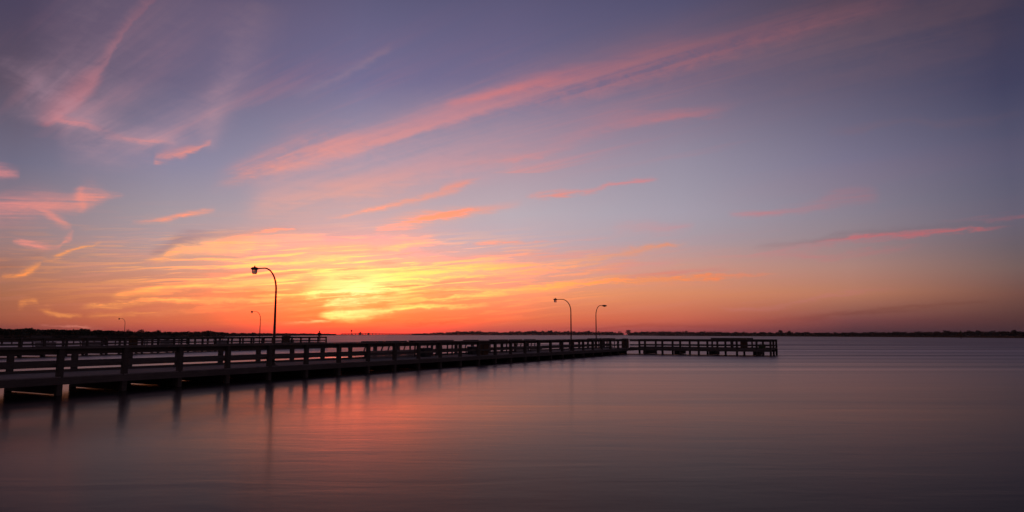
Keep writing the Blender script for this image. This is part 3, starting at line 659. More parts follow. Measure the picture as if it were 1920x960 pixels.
# end rail of the head
def hend(x, y, z): return (LEN + x, -HL + 0.1 - y, z)
mb = MB(); mb.box(0.13, HW - 0.13, -0.12, 0.14, RT - 0.066, RT - 0.021, hend); mb.build('hand_rail', M['rail'], pier)
mb = MB(); mb.box(0.1, HW - 0.1, -0.152, -0.112, RT - 0.27, RT - 0.07, hend); mb.build('top_rail_board', M['rail'], pier)
mb = MB(); mb.box(0.1, HW - 0.1, -0.152, -0.112, RT - 0.745, RT - 0.605, hend); mb.build('middle_rail', M['rail'], pier)
for k, (xc, wl) in enumerate(((SPH - 0.1, 0.5), (3 * SPH - 0.6, 0.4), (5 * SPH - 0.8, 0.4), (7 * SPH - 0.2, 0.5))):
    mb = MB(); mb.box(xc - wl / 2, xc + wl / 2, 0.3, HW - 0.3, 0.05, DK - 0.255, hx); mb.build('pile_cap', M['pile'], pier)

def loc_main(s, y, z=None):
    u = (math.sin(A_MAIN), math.cos(A_MAIN)); v = (-math.cos(A_MAIN), math.sin(A_MAIN))
    return (X0 + u[0] * s + v[0] * y, Y0 + u[1] * s + v[1] * y, DK if z is None else z)

# second pier, further back on the left
P2a = Vector((-49.0, 64.0)); P2b = Vector((-32.0, 118.6))
d2 = (P2b - P2a); L2 = d2.length; a2 = math.atan2(d2.x, d2.y)
pier2 = empty('wooden_pier', (P2a.x, P2a.y, 0), R(90) - a2)
tag(pier2, 'second wooden pier with railings further back on the left, a person at its tip', 'pier')
DK2, RT2 = 0.97, 1.90
section(pier2, -18, L2, 3.4, DK2, RT2, idf)
k2 = int((L2 + 18) / SP)
pier_posts(pier2, [(L2 - 0.1 - n * SP, 0.0) for n in range(k2 + 1)] + [(L2 - 0.1 - n * SP, 3.4) for n in range(k2 + 1)], -1.4, RT2 - 0.046, 0.2, M['post'])
mb = MB(); mb.box(L2 - 0.12, L2 + 0.12, 0.13, 3.27, RT2 - 0.045, RT2); mb.build('hand_rail', M['rail'], pier2)
mb = MB(); mb.box(L2 - 0.02, L2 + 0.02, 0.1, 3.3, RT2 - 0.725, RT2 - 0.585); mb.build('middle_rail', M['rail'], pier2)
capo = None
for n in range(k2 + 1):
    x = L2 - 0.1 - n * SP
    if capo is None:
        mbc = MB(); mbc.box(-0.16, 0.16, 0.12, 3.28, 0.14, DK2 - 0.30); capo = mbc.build('pile_cap', M['pile'], pier2, (x, 0, 0))
    else:
        c = capo.copy(); COL.objects.link(c); c.parent = pier2; c.location = (x, 0, 0)
def loc2(s, y, z=DK2):
    u = d2.normalized(); v = Vector((-u.y, u.x))
    p = P2a + u * s + v * y
    return (p.x, p.y, z)

# third pier: dark run right behind it along the left shore
P3a = Vector((-165.0, 158.0)); P3b = Vector((-72.5, 150.0)); d3 = P3b - P3a; L3 = d3.length
pier3 = empty('boardwalk', (P3a.x, P3a.y, 0), math.atan2(d3.y, d3.x))
tag(pier3, 'distant dark boardwalk behind the second pier, ending below the far left trees', 'boardwalk')
section(pier3, 0, L3, 3.0, 1.1, 2.05, idf)
k3 = int(L3 / SP)
pier_posts(pier3, [(L3 - 0.1 - n * SP, 0.0) for n in range(k3 + 1)] + [(L3 - 0.1 - n * SP * 2, 3.0) for n in range(k3 // 2 + 1)], -1.4, 2.0, 0.2, M['post'])

# ---------------------------------------------------------------- street lamps
def make_lamp(arm, cobra=False, hgt=5.07):
    """origin at the base; the arm reaches along +X"""
    root = empty('pier_lamp')
    mb = MB(); mb.box(-0.17, 0.17, -0.17, 0.17, 0, 0.03); mb.lathe([(0.13, 0.03), (0.12, 0.10), (0.085, 0.16)], n=16)
    mb.build('base', M['steel'], root, bevel=0.004)
    pts = []; rad = []
    zb = hgt - 1.25
    for i in range(9):
        t = i / 8; pts.append((0, 0, 0.1 + (zb - 0.1) * t)); rad.append(0.078 - 0.030 * t)
    mb = MB(); mb.tube(pts, rad, 16); pole = mb.build('pole', M['steel'], root, smooth=True)
    ex = arm * 0.62
    pts = []; rad = []
    for i in range(17):
        t = (i / 16) * math.pi / 2
        pts.append((ex * (1 - math.cos(t)), 0, zb + (1.25 - 0.06) * math.sin(t))); rad.append(0.048 - 0.014 * i / 16)
    for i in range(1, 5): pts.append((ex + (arm - 0.1 - ex) * i / 4, 0, zb + 1.19)); rad.append(0.033)
    mb = MB(); mb.tube(pts, rad, 14); mb.build('arm', M['steel'], root, smooth=True)
    zt = zb + 1.19
    if cobra:
        mb = MB()
        P = [(0.0, 0.05, 0.05), (0.12, 0.10, 0.075), (0.35, 0.15, 0.10), (0.6, 0.15, 0.09), (0.72, 0.08, 0.05)]
        rings = []
        for x, wy, hz in P:
            rings.append([mb.bm.verts.new((arm - 0.2 + x, wy * math.cos(2 * math.pi * k / 14), zt + hz * math.sin(2 * math.pi * k / 14))) for k in range(14)])
        for a_, b_ in zip(rings, rings[1:]):
            for k in range(14): mb.bm.faces.new((a_[k], a_[(k + 1) % 14], b_[(k + 1) % 14], b_[k]))
        mb.bm.faces.new(rings[0][::-1]); mb.bm.faces.new(rings[-1])
        hd = mb.build('lamp_head', M['lampcap'], root, smooth=True)
        mb = MB(); mb.lathe([(0.11, -0.13), (0.13, -0.09), (0.13, -0.06)], (arm + 0.18, 0, zt), 16); mb.build('lens', M['glass'], hd)
    else:
        mb = MB(); mb.lathe([(0.15, -0.04), (0.205, -0.02), (0.21, 0.0), (0.17, 0.05), (0.14, 0.075), (0.11, 0.085), (0.04, 0.09), (0.035, 0.13), (0.045, 0.15), (0.02, 0.165)], (arm + 0.12, 0, zt), 24)
        hd = mb.build('lamp_head', M['lampcap'], root, smooth=False)
        mb = MB(); mb.lathe([(0.10, -0.275), (0.118, -0.265), (0.135, -0.15), (0.14, -0.041)], (arm + 0.12, 0, zt), 24); mb.build('lens', M['glass'], hd, smooth=False)
    return root
G_L = 'lamps standing on the piers'
perp = math.atan2(math.sin(A_MAIN), -math.cos(A_MAIN))       # across the main pier, to its far side
lampA = make_lamp(1.55)
s1 = 4 * SP + 0.64
lampA.location = loc_main(s1, 0.42); lampA.rotation_euler.z = perp
tag(lampA, 'tallest curved pier lamp in the foreground, with a square lantern head against yellow cloud', 'street lamp', G_L)
l2 = copy_tree(lampA); l2.location = loc_main(19 * SP + 0.5, 0.42); l2.rotation_euler.z = perp
tag(l2, 'curved lamp with lantern head facing left over the far stretch of the main pier', 'street lamp', G_L)
l3 = make_lamp(1.25, True, 5.02); l3.location = (9.80, 80.0, DK); l3.rotation_euler.z = R(38)
tag(l3, 'lamp with flat cobra head pointing right near the bend of the main pier', 'street lamp', G_L)
l4 = copy_tree(lampA); l4.location = loc2(39.9, 0.4); l4.scale = (.94, .94, .94); l4.rotation_euler.z = R(90) - a2 + R(90)
tag(l4, 'slim curved lamp on the second pier, just left of the tallest lamp', 'street lamp', G_L)
l5 = copy_tree(lampA); l5.location = (-86.2, 152.8, 1.1); l5.scale = (.94, .94, .94); l5.rotation_euler.z = R(170)
tag(l5, 'smallest curved lamp, rising above the dark trees at far left', 'street lamp', G_L)

# ---------------------------------------------------------------- pier furniture
def make_bench(w=2.3):
    """origin at deck, seat faces -Y, back towards +Y"""
    root = empty('bench'); h = w / 2
    mb = MB()
    for k in range(4): mb.box(-h, h, -0.28 + k * 0.145, -0.15 + k * 0.145, 0.44, 0.478)
    mb.build('seat', M['deck'], root)
    mb = MB()
    for k in range(3): mb.box(-h + 0.02, h - 0.02, -0.26, -0.225, 0.02 + k * 0.14, 0.15 + k * 0.14)
    mb.build('front_boards', M['deck'], root)
    mb = MB()
    for k, z in enumerate((0.86, 1.0)):
        y = 0.30 + (z - 0.5) * 0.22
        mb.hexa([(-h, y, z), (h, y, z), (h, y + 0.035, z), (-h, y + 0.035, z)], [(-h, y + 0.03, z + 0.13), (h, y + 0.03, z + 0.13), (h, y + 0.065, z + 0.13), (-h, y + 0.065, z + 0.13)])
    mb.build('backrest', M['rail'], root)
    for x in (-h + 0.25, 0.1, h - 0.35):
        mb = MB(); mb.beam((x - 0.22, 0.27, 0.42), (x + 0.28, 0.42, 1.05), 0.045, 0.09, (0, 1, 0)); mb.build('brace', M['rail'], root)
    for x in (-h + 0.12, h - 0.12):
        mb = MB(); mb.box(x - 0.04, x + 0.04, -0.22, -0.14, 0, 0.438); mb.build('leg', M['rail'], root)
        mb = MB(); mb.box(x - 0.04, x + 0.04, 0.18, 0.26, 0, 0.438); mb.build('leg', M['rail'], root)
    return root
RB = R(90) - A_MAIN
bench = make_bench(2.35)
G_B = 'benches along the main pier'
bspots = [(21.5, 'first plank bench from the left along the far rail of the main pier'),
          (23.93, 'second plank bench from the left, right beside the first one on the main pier'),
          (33.6, 'plank bench by the far rail of the main pier, right of the brown bin'),
          (41.2, 'left one of the plank bench pair halfway between the brown bin and the lantern lamp'),
          (44.0, 'right one of the plank bench pair halfway between the brown bin and the lantern lamp')]
for i, (n, lab) in enumerate(bspots):
    o = bench if i == 0 else copy_tree(bench)
    o.location = loc_main(n, WD - 0.66); o.rotation_euler.z = RB
    tag(o, lab, 'bench', G_B)

def make_table(w=2.2):
    root = empty('fish_cleaning_table'); h = w / 2
    mb = MB()
    for k in range(5): mb.box(-h, h, -0.33 + k * 0.13, -0.21 + k * 0.13, 1.10, 1.14)
    mb.build('table_top', M['rail'], root)
    mb = MB(); mb.box(-h + 0.03, h - 0.03, -0.31, -0.27, 0.97, 1.098); mb.box(-h + 0.03, h - 0.03, 0.23, 0.27, 0.97, 1.098); mb.build('apron', M['rail'], root)
    for x in (-h + 0.1, h - 0.1):
        for y in (-0.24, 0.2):
            mb = MB(); mb.box(x - 0.045, x + 0.045, y - 0.045 + 0.02, y + 0.045 + 0.02, 0, 1.098); mb.build('leg', M['rail'], root)
    return root
tab = make_table(2.3)
G_T = 'raised wooden tables by the railings'
rh = -A_MAIN
def loc_head(x, y, z=DK + 0.05):
    s, yy, _ = hx(x, y, 0)
    return loc_main(s, yy, z)
tspots = [(loc_main(37.5, WD - 0.55), RB, 'raised wooden table by the rail midway along the main pier'),
          (loc_main(26.4, WD - 0.55), RB, 'raised wooden table next to the second plank bench on the main pier'),
          (loc_main(29.0, WD - 0.55), RB, 'raised wooden table on the main pier just left of the brown bin'),
          (loc_main(58.9, WD - 0.55), RB, 'leftmost of three raised wooden tables beside the cobra headed lamp'),
          (loc_main(61.4, WD - 0.55), RB, 'middle one of three raised wooden tables beside the cobra headed lamp'),
          (loc_main(63.9, WD - 0.55), RB, 'rightmost of three raised wooden tables beside the cobra headed lamp'),
          (loc_head(9.85, HW - 0.55), rh, 'left one of two raised wooden tables on the pier head at right'),
          (loc_head(12.2 - 0.1, HW - 0.55), rh, 'right one of two raised wooden tables on the pier head, next to the brown bin')]
for i, (p, rz, lab) in enumerate(tspots):
    o = tab if i == 0 else copy_tree(tab)
    o.location = p; o.rotation_euler.z = rz
    tag(o, lab, 'table', G_T)

def make_bin():
    root = empty('litter_bin')
    mb = MB(); k = 0
    for i in range(6):
        a = -0.33 + i * 0.11
        for yy in (-0.33, 0.30):
            mb.box(a + 0.004, a + 0.106, yy, yy + 0.03, 0.03, 0.98)
        for xx in (-0.33, 0.30):
            if 0 < i < 5: mb.box(xx, xx + 0.03, a + 0.004, a + 0.106, 0.03, 0.98)
    mb.build('slatted_body', M['bin'], root)
    mb = MB(); mb.box(-0.29, 0.29, -0.29, 0.29, 0.05, 0.93); mb.build('liner', M['darkplastic'], root)
    mb = MB(); mb.hexa([(-0.36, -0.36, 0.985), (0.36, -0.36, 0.985), (0.36, 0.36, 0.985), (-0.36, 0.36, 0.985)], [(-0.25, -0.25, 1.12), (0.25, -0.25, 1.12), (0.25, 0.25, 1.12), (-0.25, 0.25, 1.12)])
    mb.build('lid', M['bin'], root)
    return root
bn = make_bin()
G_N = 'brown litter bins on the piers'
nspots = [(loc_main(30.85, 0.62), RB, 'brown boxy litter bin midway along the main pier'),
          (loc_main(62.9, 0.75), RB, 'brown boxy litter bin at the bend of the main pier'),
          (loc_head(12.75, 1.0), rh, 'brown boxy litter bin at the right end of the pier head tables'),
          (loc2(46.8, 0.6), R(90) - a2, 'brown boxy litter bin on the second pier, right of the tallest lamp'),
          (loc2(17.3, 0.6), R(90) - a2, 'brown boxy litter bin on the second pier below the smallest lamp')]
for i, (p, rz, lab) in enumerate(nspots):
    o = bn if i == 0 else copy_tree(bn)
    o.location = p; o.rotation_euler.z = rz
    tag(o, lab, 'litter bin', G_N)
# benches on the second pier
for i, (s_, lab) in enumerate(((24.5, 'plank bench on the second pier right of its left bin'), (34.5, 'plank bench in the middle of the second pier, left of its lamp'), (50.3, 'plank bench on the second pier between its right bin and the person'),
                               (13.5, 'plank bench on the second pier left of its left bin'), (8.0, 'plank bench near the left end of the second pier'))):
    o = copy_tree(bench); o.location = loc2(s_, 2.75); o.rotation_euler.z = R(90) - a2
    tag(o, lab, 'bench', 'benches along the second pier')
# boxes left on the deck
def make_box(mat, w, d, h, name):
    root = empty(name)
    mb = MB(); mb.hexa([(-w * .46, -d * .46, 0), (w * .46, -d * .46, 0), (w * .46, d * .46, 0), (-w * .46, d * .46, 0)], [(-w / 2, -d / 2, h * .8), (w / 2, -d / 2, h * .8), (w / 2, d / 2, h * .8), (-w / 2, d / 2, h * .8)])
    mb.build('body', mat, root, bevel=0.015)
    mb = MB(); mb.box(-w / 2 - .015, w / 2 + .015, -d / 2 - .015, d / 2 + .015, h * .8 + .003, h); mb.build('lid', mat, root, bevel=0.015)
    mb = MB(); mb.tube([(-w * .25, 0, h), (-w * .22, 0, h + .07), (w * .22, 0, h + .07), (w * .25, 0, h)], 0.012, 8); mb.build('handle', M['darkplastic'], root)
    return root
o = make_box(M['green'], 0.75, 0.42, 0.45, 'cooler_box'); o.location = loc_head(14.2, HW - 0.6); o.rotation_euler.z = rh
tag(o, 'dark green cooler box against the rail near the right end of the pier', 'cooler box')
o = make_box(M['darkplastic'], 0.8, 0.5, 0.62, 'storage_box'); o.location = loc_main(25.4, 2.0); o.rotation_euler.z = RB
tag(o, 'left one of two dark boxes on the main pier deck, between plank benches and bin', 'storage box', 'dark boxes on the main pier')
o2 = copy_tree(o); o2.location = loc_main(31.9, 2.2)
tag(o2, 'right one of two dark boxes on the main pier deck, beside the brown bin', 'storage box', 'dark boxes on the main pier')

# ---------------------------------------------------------------- person
def skin_obj(name, verts, edges, radii, mat, parent, sub=2, rootv=0):
    me = bpy.data.meshes.new(name); me.from_pydata(verts, edges, []); me.update()
    o = bpy.data.objects.new(name, me); COL.objects.link(o); o.parent = parent
    md = o.modifiers.new('Skin', 'SKIN'); md.use_smooth_shade = True
    sv_ = me.skin_vertices[0].data
    for i, r_ in enumerate(radii):
        sv_[i].radius = r_ if hasattr(r_, '__len__') else (r_, r_)
        sv_[i].use_root = (i == rootv)
    ms = o.modifiers.new('Sub', 'SUBSURF'); ms.levels = sub; ms.render_levels = sub
    me.materials.append(mat)
    return o
def chain(V, E, Rr, start, pts, rad):
    p = start
    for q, r_ in zip(pts, rad):
        V.append(q); Rr.append(r_); E.append((p, len(V) - 1)); p = len(V) - 1
    return p
person = empty('person')
V = [(0, 0, 0.95)]; E = []; Rr = [(0.15, 0.11)]
ch = chain(V, E, Rr, 0, [(0, 0.0, 1.12), (0, 0.0, 1.30), (0, 0.01, 1.44)], [(0.14, 0.10), (0.165, 0.11), (0.12, 0.085)])
nk = chain(V, E, Rr, ch, [(0, 0.02, 1.52)], [0.055])
hd_ = chain(V, E, Rr, nk, [(0, 0.03, 1.60), (0, 0.03, 1.69), (0, 0.025, 1.76)], [(0.075, 0.085), (0.082, 0.098), (0.06, 0.07)])
HANDS = []
for sx in (-1, 1):
    sh = chain(V, E, Rr, ch, [(sx * 0.17, 0.0, 1.43)], [0.062])
    hnd = chain(V, E, Rr, sh, [(sx * 0.24, -0.02, 1.16), (sx * 0.215, 0.16, 0.99), (sx * 0.21, 0.22, 0.985)], [0.048, 0.034, (0.032, 0.016)])
    for k in range(4):
        xk = sx * 0.21 + (k - 1.5) * 0.019
        chain(V, E, Rr, hnd, [(xk, 0.262, 0.985), (xk, 0.292 + (0.008 if k in (1, 2) else 0), 0.975), (xk, 0.305 + (0.01 if k in (1, 2) else 0), 0.955)], [0.0095, 0.009, 0.0075])
    chain(V, E, Rr, hnd, [(sx * 0.21 - sx * 0.04, 0.235, 0.975), (sx * 0.21 - sx * 0.052, 0.262, 0.965)], [0.011, 0.009])
    kn = chain(V, E, Rr, 0, [(sx * 0.09, 0.0, 0.86), (sx * 0.105, 0.02, 0.50), (sx * 0.11, -0.01, 0.10), (sx * 0.115, 0.03, 0.045)], [0.09, 0.062, 0.043, 0.042])
    chain(V, E, Rr, kn, [(sx * 0.125, 0.16, 0.032)], [0.036])
skin_obj('body', V, E, Rr, M['skin'], person)
# clothing shells
V = [(0, 0, 0.92)]; E = []; Rr = [(0.172, 0.135)]
c1 = chain(V, E, Rr, 0, [(0, 0, 1.12), (0, 0, 1.30), (0, 0.01, 1.45)], [(0.165, 0.125), (0.19, 0.135), (0.13, 0.105)])
for sx in (-1, 1):
    sh = chain(V, E, Rr, c1, [(sx * 0.175, 0.0, 1.44)], [0.082])
    chain(V, E, Rr, sh, [(sx * 0.245, -0.02, 1.16), (sx * 0.22, 0.13, 1.005)], [0.068, 0.052])
chain(V, E, Rr, c1, [(0, 0.01, 1.52)], [0.075])
skin_obj('jacket', V, E, Rr, M['jacket'], person)
V = [(0, 0, 0.97)]; E = []; Rr = [(0.16, 0.12)]
for sx in (-1, 1):
    chain(V, E, Rr, 0, [(sx * 0.09, 0.0, 0.84), (sx * 0.105, 0.02, 0.50), (sx * 0.11, -0.01, 0.09)], [0.11, 0.078, 0.062])
skin_obj('trousers', V, E, Rr, M['jeans'], person)
bmh = bmesh.new(); bmesh.ops.create_uvsphere(bmh, u_segments=20, v_segments=14, radius=1.0)
for v in bmh.verts:
    x, y, z = v.co
    v.co = (x * 0.098, 0.012 + y * 0.108 * (1.0 if y < 0 else 0.72), 1.705 + z * (0.112 if z > 0 else 0.10) + (0.035 if (y > 0.3 and z < 0.2) else 0))
meh = bpy.data.meshes.new('hair'); bmh.to_mesh(meh); bmh.free(); meh.materials.append(M['hair'])
meh.polygons.foreach_set('use_smooth', [True] * len(meh.polygons))
ho = bpy.data.objects.new('hair', meh); COL.objects.link(ho); ho.parent = person
# face: nose, eyes, ears
mb = MB(); mb.hexa([(-0.018, 0.105, 1.625), (0.018, 0.105, 1.625), (0.012, 0.14, 1.628), (-0.012, 0.14, 1.628)], [(-0.01, 0.105, 1.68), (0.01, 0.105, 1.68), (0.006, 0.115, 1.68), (-0.006, 0.115, 1.68)])
mb.build('nose', M['skin'], person)
for sx in (-1, 1):
    mb = MB(); mb.lathe([(0.002, -0.012), (0.012, 0.0), (0.002, 0.012)], (sx * 0.033, 0.108, 1.675), 10); mb.build('eye', M['hair'], person)
    mb = MB(); mb.lathe([(0.006, -0.03), (0.014, 0.0), (0.006, 0.03)], (sx * 0.088, 0.02, 1.665), 10); mb.build('ear', M['skin'], person)
person.location = loc2(L2 - 1.35, 0.55); person.rotation_euler.z = R(-10); person.scale = (1.08, 1.08, 1.08)
tag(person, 'person in dark jacket standing at the tip of the second pier, looking out', 'person')

# ---------------------------------------------------------------- far shores
def poly_land(name, pts, z, lab=None, mat='marsh'):
    mb = MB(); mb.hexa([(x, y, -1.0) for x, y in pts], [(x, y, z) for x, y in pts])
    return tag(mb.build(name, M[mat]), kind='structure')

def crown(bm, r_, cx, cy, z0, z1, rad, n, size):
    """leaf-clump faces through an uneven crown volume"""
    for _ in range(n):
        t = r_.random() ** 0.7
        a = r_.uniform(0, 6.283)
        zc = z0 + (z1 - z0) * t
        rr = rad * math.sqrt(r_.random()) * (0.55 + 0.75 * math.sin(math.pi * min(0.98, 0.25 + 0.72 * t)))
        c = Vector((cx + rr * math.cos(a), cy + rr * math.sin(a), zc))
        s = size * r_.uniform(0.5, 1.3)
        d1 = Vector((r_.uniform(-1, 1), r_.uniform(-1, 1), r_.uniform(-.5, .5))).normalized() * s
        d2_ = Vector((r_.uniform(-1, 1), r_.uniform(-1, 1), r_.uniform(-.6, 1))).normalized() * s * 0.8
        vs = [bm.verts.new(c + d1), bm.verts.new(c + d2_), bm.verts.new(c - d1), bm.verts.new(c - d2_ * 0.8)]
        bm.faces.new(vs)

def interp(tab_, x):
    for (a, va), (b_, vb) in zip(tab_, tab_[1:]):
        if a <= x <= b_: return va + (vb - va) * (x - a) / (b_ - a)
    return tab_[0][1] if x < tab_[0][0] else tab_[-1][1]

def wood_belt(name, lab, az0, az1, dist, top, step, r_, base_z=0.3, depth=40, dens=70, rough_=1.0):
    """a wood along the shore: azimuth-parametrised belt; dist(az) metres, top(az) metres"""
    mb = MB(); az_ = az0
    while az_ < az1:
        D_ = interp(dist, az_); T_ = interp(top, az_)
        T_ *= 1.0 + rough_ * (0.10 * math.sin(az_ * 4.1 + 1) + 0.13 * math.sin(az_ * 9.7 + 2.2) + 0.12 * math.sin(az_ * 23.0) + 0.08 * math.sin(az_ * 51.0 + 0.5))
        w_ = max(1.6, T_ * 0.5)
        for q in range(2):
            dd = D_ + r_.uniform(0, depth)
            hgt = T_ * (r_.uniform(1 - 0.34 * rough_, 1.04 + 0.06 * rough_) if r_.random() < 0.8 else r_.uniform(1 - 0.5 * rough_, 0.8))
            x = dd * math.sin(R(az_)); y = dd * math.cos(R(az_))
            crown(mb.bm, r_, x, y, base_z + 0.05 * hgt, hgt, w_ * r_.uniform(0.7, 1.2), int(dens * r_.uniform(0.7, 1.2)), w_ * 0.26)
            mb.tube([(x, y, 0), (x + r_.uniform(-.2, .2), y, hgt * 0.7)], [0.18, 0.08], 5)
        az_ += math.degrees(w_ * step / D_)
    o = mb.build(name, M['foliage'])
    return tag(o, lab, 'wood', kind='stuff')

r5 = random.Random(5)
# left shore
distL = [(-60, 235), (-36, 262), (-30.5, 330), (-26, 520), (-23, 760), (-20.5, 1050), (-17, 1700), (-14.2, 2500)]
topL = [(-60, 4.3), (-36.5, 3.9), (-33, 4.0), (-31, 3.8), (-29.5, 3.7), (-27, 3.9), (-25.5, 4.2), (-23.7, 5.3), (-22.5, 4.2), (-21, 4.0), (-19, 4.6), (-16, 5.2), (-14.2, 5.5)]
ptsL = [(d * math.sin(R(a)), (d - 12) * math.cos(R(a))) for a, d in distL]
ptsL += [(2600 * math.sin(R(-14.6)), 2700), (-2500, 2700), (-2500, 200)]
poly_land('shore', ptsL, 0.35)
wood_belt('shoreline_wood', 'dark low wood along the left shore behind the piers', -44, -29, distL, topL, 0.42, r5, depth=24, dens=150, rough_=0.25)
wood_belt('shoreline_wood', 'thin line of far trees from the second pier lamp towards the bridge', -29, -14.4, distL, topL, 0.5, r5, depth=50, dens=90, rough_=0.35)
# right shore: woods beyond, marsh in front
distR = [(-8.2, 2900), (-3, 2700), (4, 2500), (9, 2300), (14, 1750), (20, 1400), (30, 1050), (40, 850), (46, 800)]
topR = [(-8.2, 5), (-6.8, 8.5), (-6, 10.5), (-3.6, 15), (-2, 12.5), (-1, 11), (0, 13), (1.5, 14.5), (3, 14.5), (5, 12.5), (8, 12), (9.3, 7), (10.2, 11), (12, 10.5), (14, 9), (17, 7.6), (20, 6.4), (24, 5.8), (30, 5.6), (36, 6.0), (46, 6.4)]
ptsR = [((d - 30) * math.sin(R(a)), (d - 30) * math.cos(R(a))) for a, d in distR] + [(3500, 600), (3500, 3600), (-500, 3600)]
poly_land('far_shore', ptsR, 0.5)
wood_belt('far_wood', 'low dark wood across the bay, from the bridge end to behind the cobra headed lamp', -8.3, 9.2, distR, topR, 0.5, r5, depth=80, dens=70, rough_=0.75)
wood_belt('far_wood', 'low dark wood behind the marsh on the right half of the horizon', 9.6, 44, distR, topR, 0.5, r5, depth=80, dens=70, rough_=0.75)
distM = [(9.6, 1900), (12, 1300), (15, 1150), (21, 950), (28, 760), (36, 560), (40, 500), (46, 460)]
ptsM = [(d * math.sin(R(a)), d * math.cos(R(a))) for a, d in distM] + [((d2_ + 0) * math.sin(R(a)), d2_ * math.cos(R(a))) for a, d2_ in ((46, 790), (40, 830), (30, 1030), (20, 1370), (14, 1720), (9.6, 2200))]
poly_land('marsh', ptsM, 0.3)
mb = MB(); rg = random.Random(11)
for _ in range(26000):
    a = rg.uniform(9.8, 45.5); d0 = interp(distM, a) + 2; d = d0 + abs(rg.gauss(0, 1)) * 110
    x = d * math.sin(R(a)); y = d * math.cos(R(a)); hh_ = rg.uniform(0.5, 1.05); s_ = rg.uniform(0.5, 1.6)
    t_ = rg.uniform(0, 3.14)
    ex_, ey_ = math.cos(t_) * s_, math.sin(t_) * s_
    v3 = [mb.bm.verts.new((x - ex_, y - ey_, 0.25)), mb.bm.verts.new((x + ex_, y + ey_, 0.25)), mb.bm.verts.new((x + ex_ * 0.6 + 0.2, y + ey_ * 0.6, hh_)), mb.bm.verts.new((x - ex_ * 0.7, y - ey_ * 0.7, hh_ * 0.9))]
    mb.bm.faces.new(v3)
tag(mb.build('marsh_grass', M['grass']), 'brown marsh grass along the waterline on the right', 'grass', kind='stuff')

# single trees that stand out of the tree lines
def lone_tree(az_, d, h_, w_, lab, shape='round', base=0.3):
    root = empty('tree', (d * math.sin(R(az_)), d * math.cos(R(az_)), base))
    r_ = random.Random(int(az_ * 100) + 999)
    mb = MB(); mb.tube([(0, 0, 0), (w_ * .04, 0, h_ * 0.4), (-w_ * .03, 0, h_ * 0.85)], [h_ * 0.028, h_ * 0.02, h_ * 0.006], 7)
    for k in range(5):
        a = k * 1.26 + 0.4; z = h_ * (0.35 + 0.09 * k)
        mb.tube([(0, 0, z), (w_ * .32 * math.cos(a), w_ * .32 * math.sin(a), z + h_ * 0.16)], [h_ * 0.012, h_ * 0.004], 5)
    mb.build('trunk', M['bark'], root)
    mb = MB()
    lo = {'round': 0.30, 'flat': 0.62, 'sparse': 0.5}[shape]
    n = {'round': 260, 'flat': 170, 'sparse': 70}[shape]
    for k in range(5):
        a = r_.uniform(0, 6.28); q = r_.uniform(0.1, 0.3) * w_
        crown(mb.bm, r_, q * math.cos(a), q * math.sin(a), h_ * (lo + r_.uniform(-.04, .08)), h_ * r_.uniform(0.86, 1.0), w_ * 0.27, n // 5, w_ * 0.085)
    mb.build('crown', M['foliage'], root)
    tag(root, lab, 'tree', 'trees standing out of the shoreline woods')
lone_tree(-28.3, 400, 4.5, 3.6, 'flat topped tree above the left wood, right of the smallest lamp', 'flat')
lone_tree(-27.2, 430, 4.9, 4.0, 'thin bare tree above the left wood, left of the second pier lamp', 'sparse')
lone_tree(-29.2, 380, 4.5, 3.0, 'thin spindly tree just right of the smallest lamp', 'sparse')
lone_tree(-23.9, 735, 5.9, 10.0, 'rounded tree rising on the left shore, left of the second pier lamp', 'round')
lone_tree(-20.6, 1010, 5.0, 8.0, 'small rounded tree on the left shore right beside the second pier lamp', 'round')
lone_tree(3.3, 2450, 17.5, 14.0, 'round tree taller than the far wood, left of the lantern lamp on the main pier', 'round')
lone_tree(8.9, 2250, 14.0, 13.0, 'leaning tree in the gap of the far wood, right of the cobra headed lamp', 'sparse')
lone_tree(9.6, 2100, 16.5, 18.0, 'big dome shaped tree on the far shore right of the cobra headed lamp', 'round')
lone_tree(15.7, 1600, 10.5, 7.0, 'first of two small trees above the far wood behind the pier head', 'round')
lone_tree(16.4, 1560, 10.8, 7.5, 'second of two small trees above the far wood behind the pier head', 'sparse')
lone_tree(21.4, 1330, 10.2, 11.0, 'round tree above the far wood just right of the pier end', 'round')
lone_tree(22.0, 1310, 8.8, 8.0, 'low tree beside the round one right of the pier end', 'round')
lone_tree(36.2, 930, 7.4, 7.0, 'small round tree above the marsh at far right', 'round')
lone_tree(37.0, 920, 9.8, 6.0, 'tall tree with a detached tuft of crown at the far right', 'flat')

# bridge across the inlet
BD = 3900.0
br = empty('road_bridge', (0, 0, 0))
tag(br, 'long low road bridge on piers across the horizon under the sunset', 'bridge')
def bp_(az_, z, off=0.0):
    return ((BD + off) * math.sin(R(az_)), (BD + off) * math.cos(R(az_)), z)
mb = MB(); azs = [-14.0 + 0.25 * k for k in range(27)]
def dk(a): return 6.5 + 2.0 * math.exp(-((a + 11.8) / 1.6) ** 2)
for a, b_ in zip(azs, azs[1:]): mb.beam(bp_(a, dk(a)), bp_(b_, dk(b_)), 10, 2.8)
mb.build('deck', M['concrete'], br)
mb = MB()
for a, b_ in zip(azs, azs[1:]): mb.beam(bp_(a, dk(a) + 1.5, -4.8), bp_(b_, dk(b_) + 1.5, -4.8), 0.3, 1.0)
mb.build('parapet', M['concrete'], br)
a = -13.9; first = None
while a < -7.7:
    x, y, _ = bp_(a, 0)
    mb = MB(); mb.box(-1.7, 1.7, -4, 4, -1.5, dk(a) - 0.9)
    mb.build('bridge_pier', M['concrete'], br, (x, y, 0)); a += 0.27
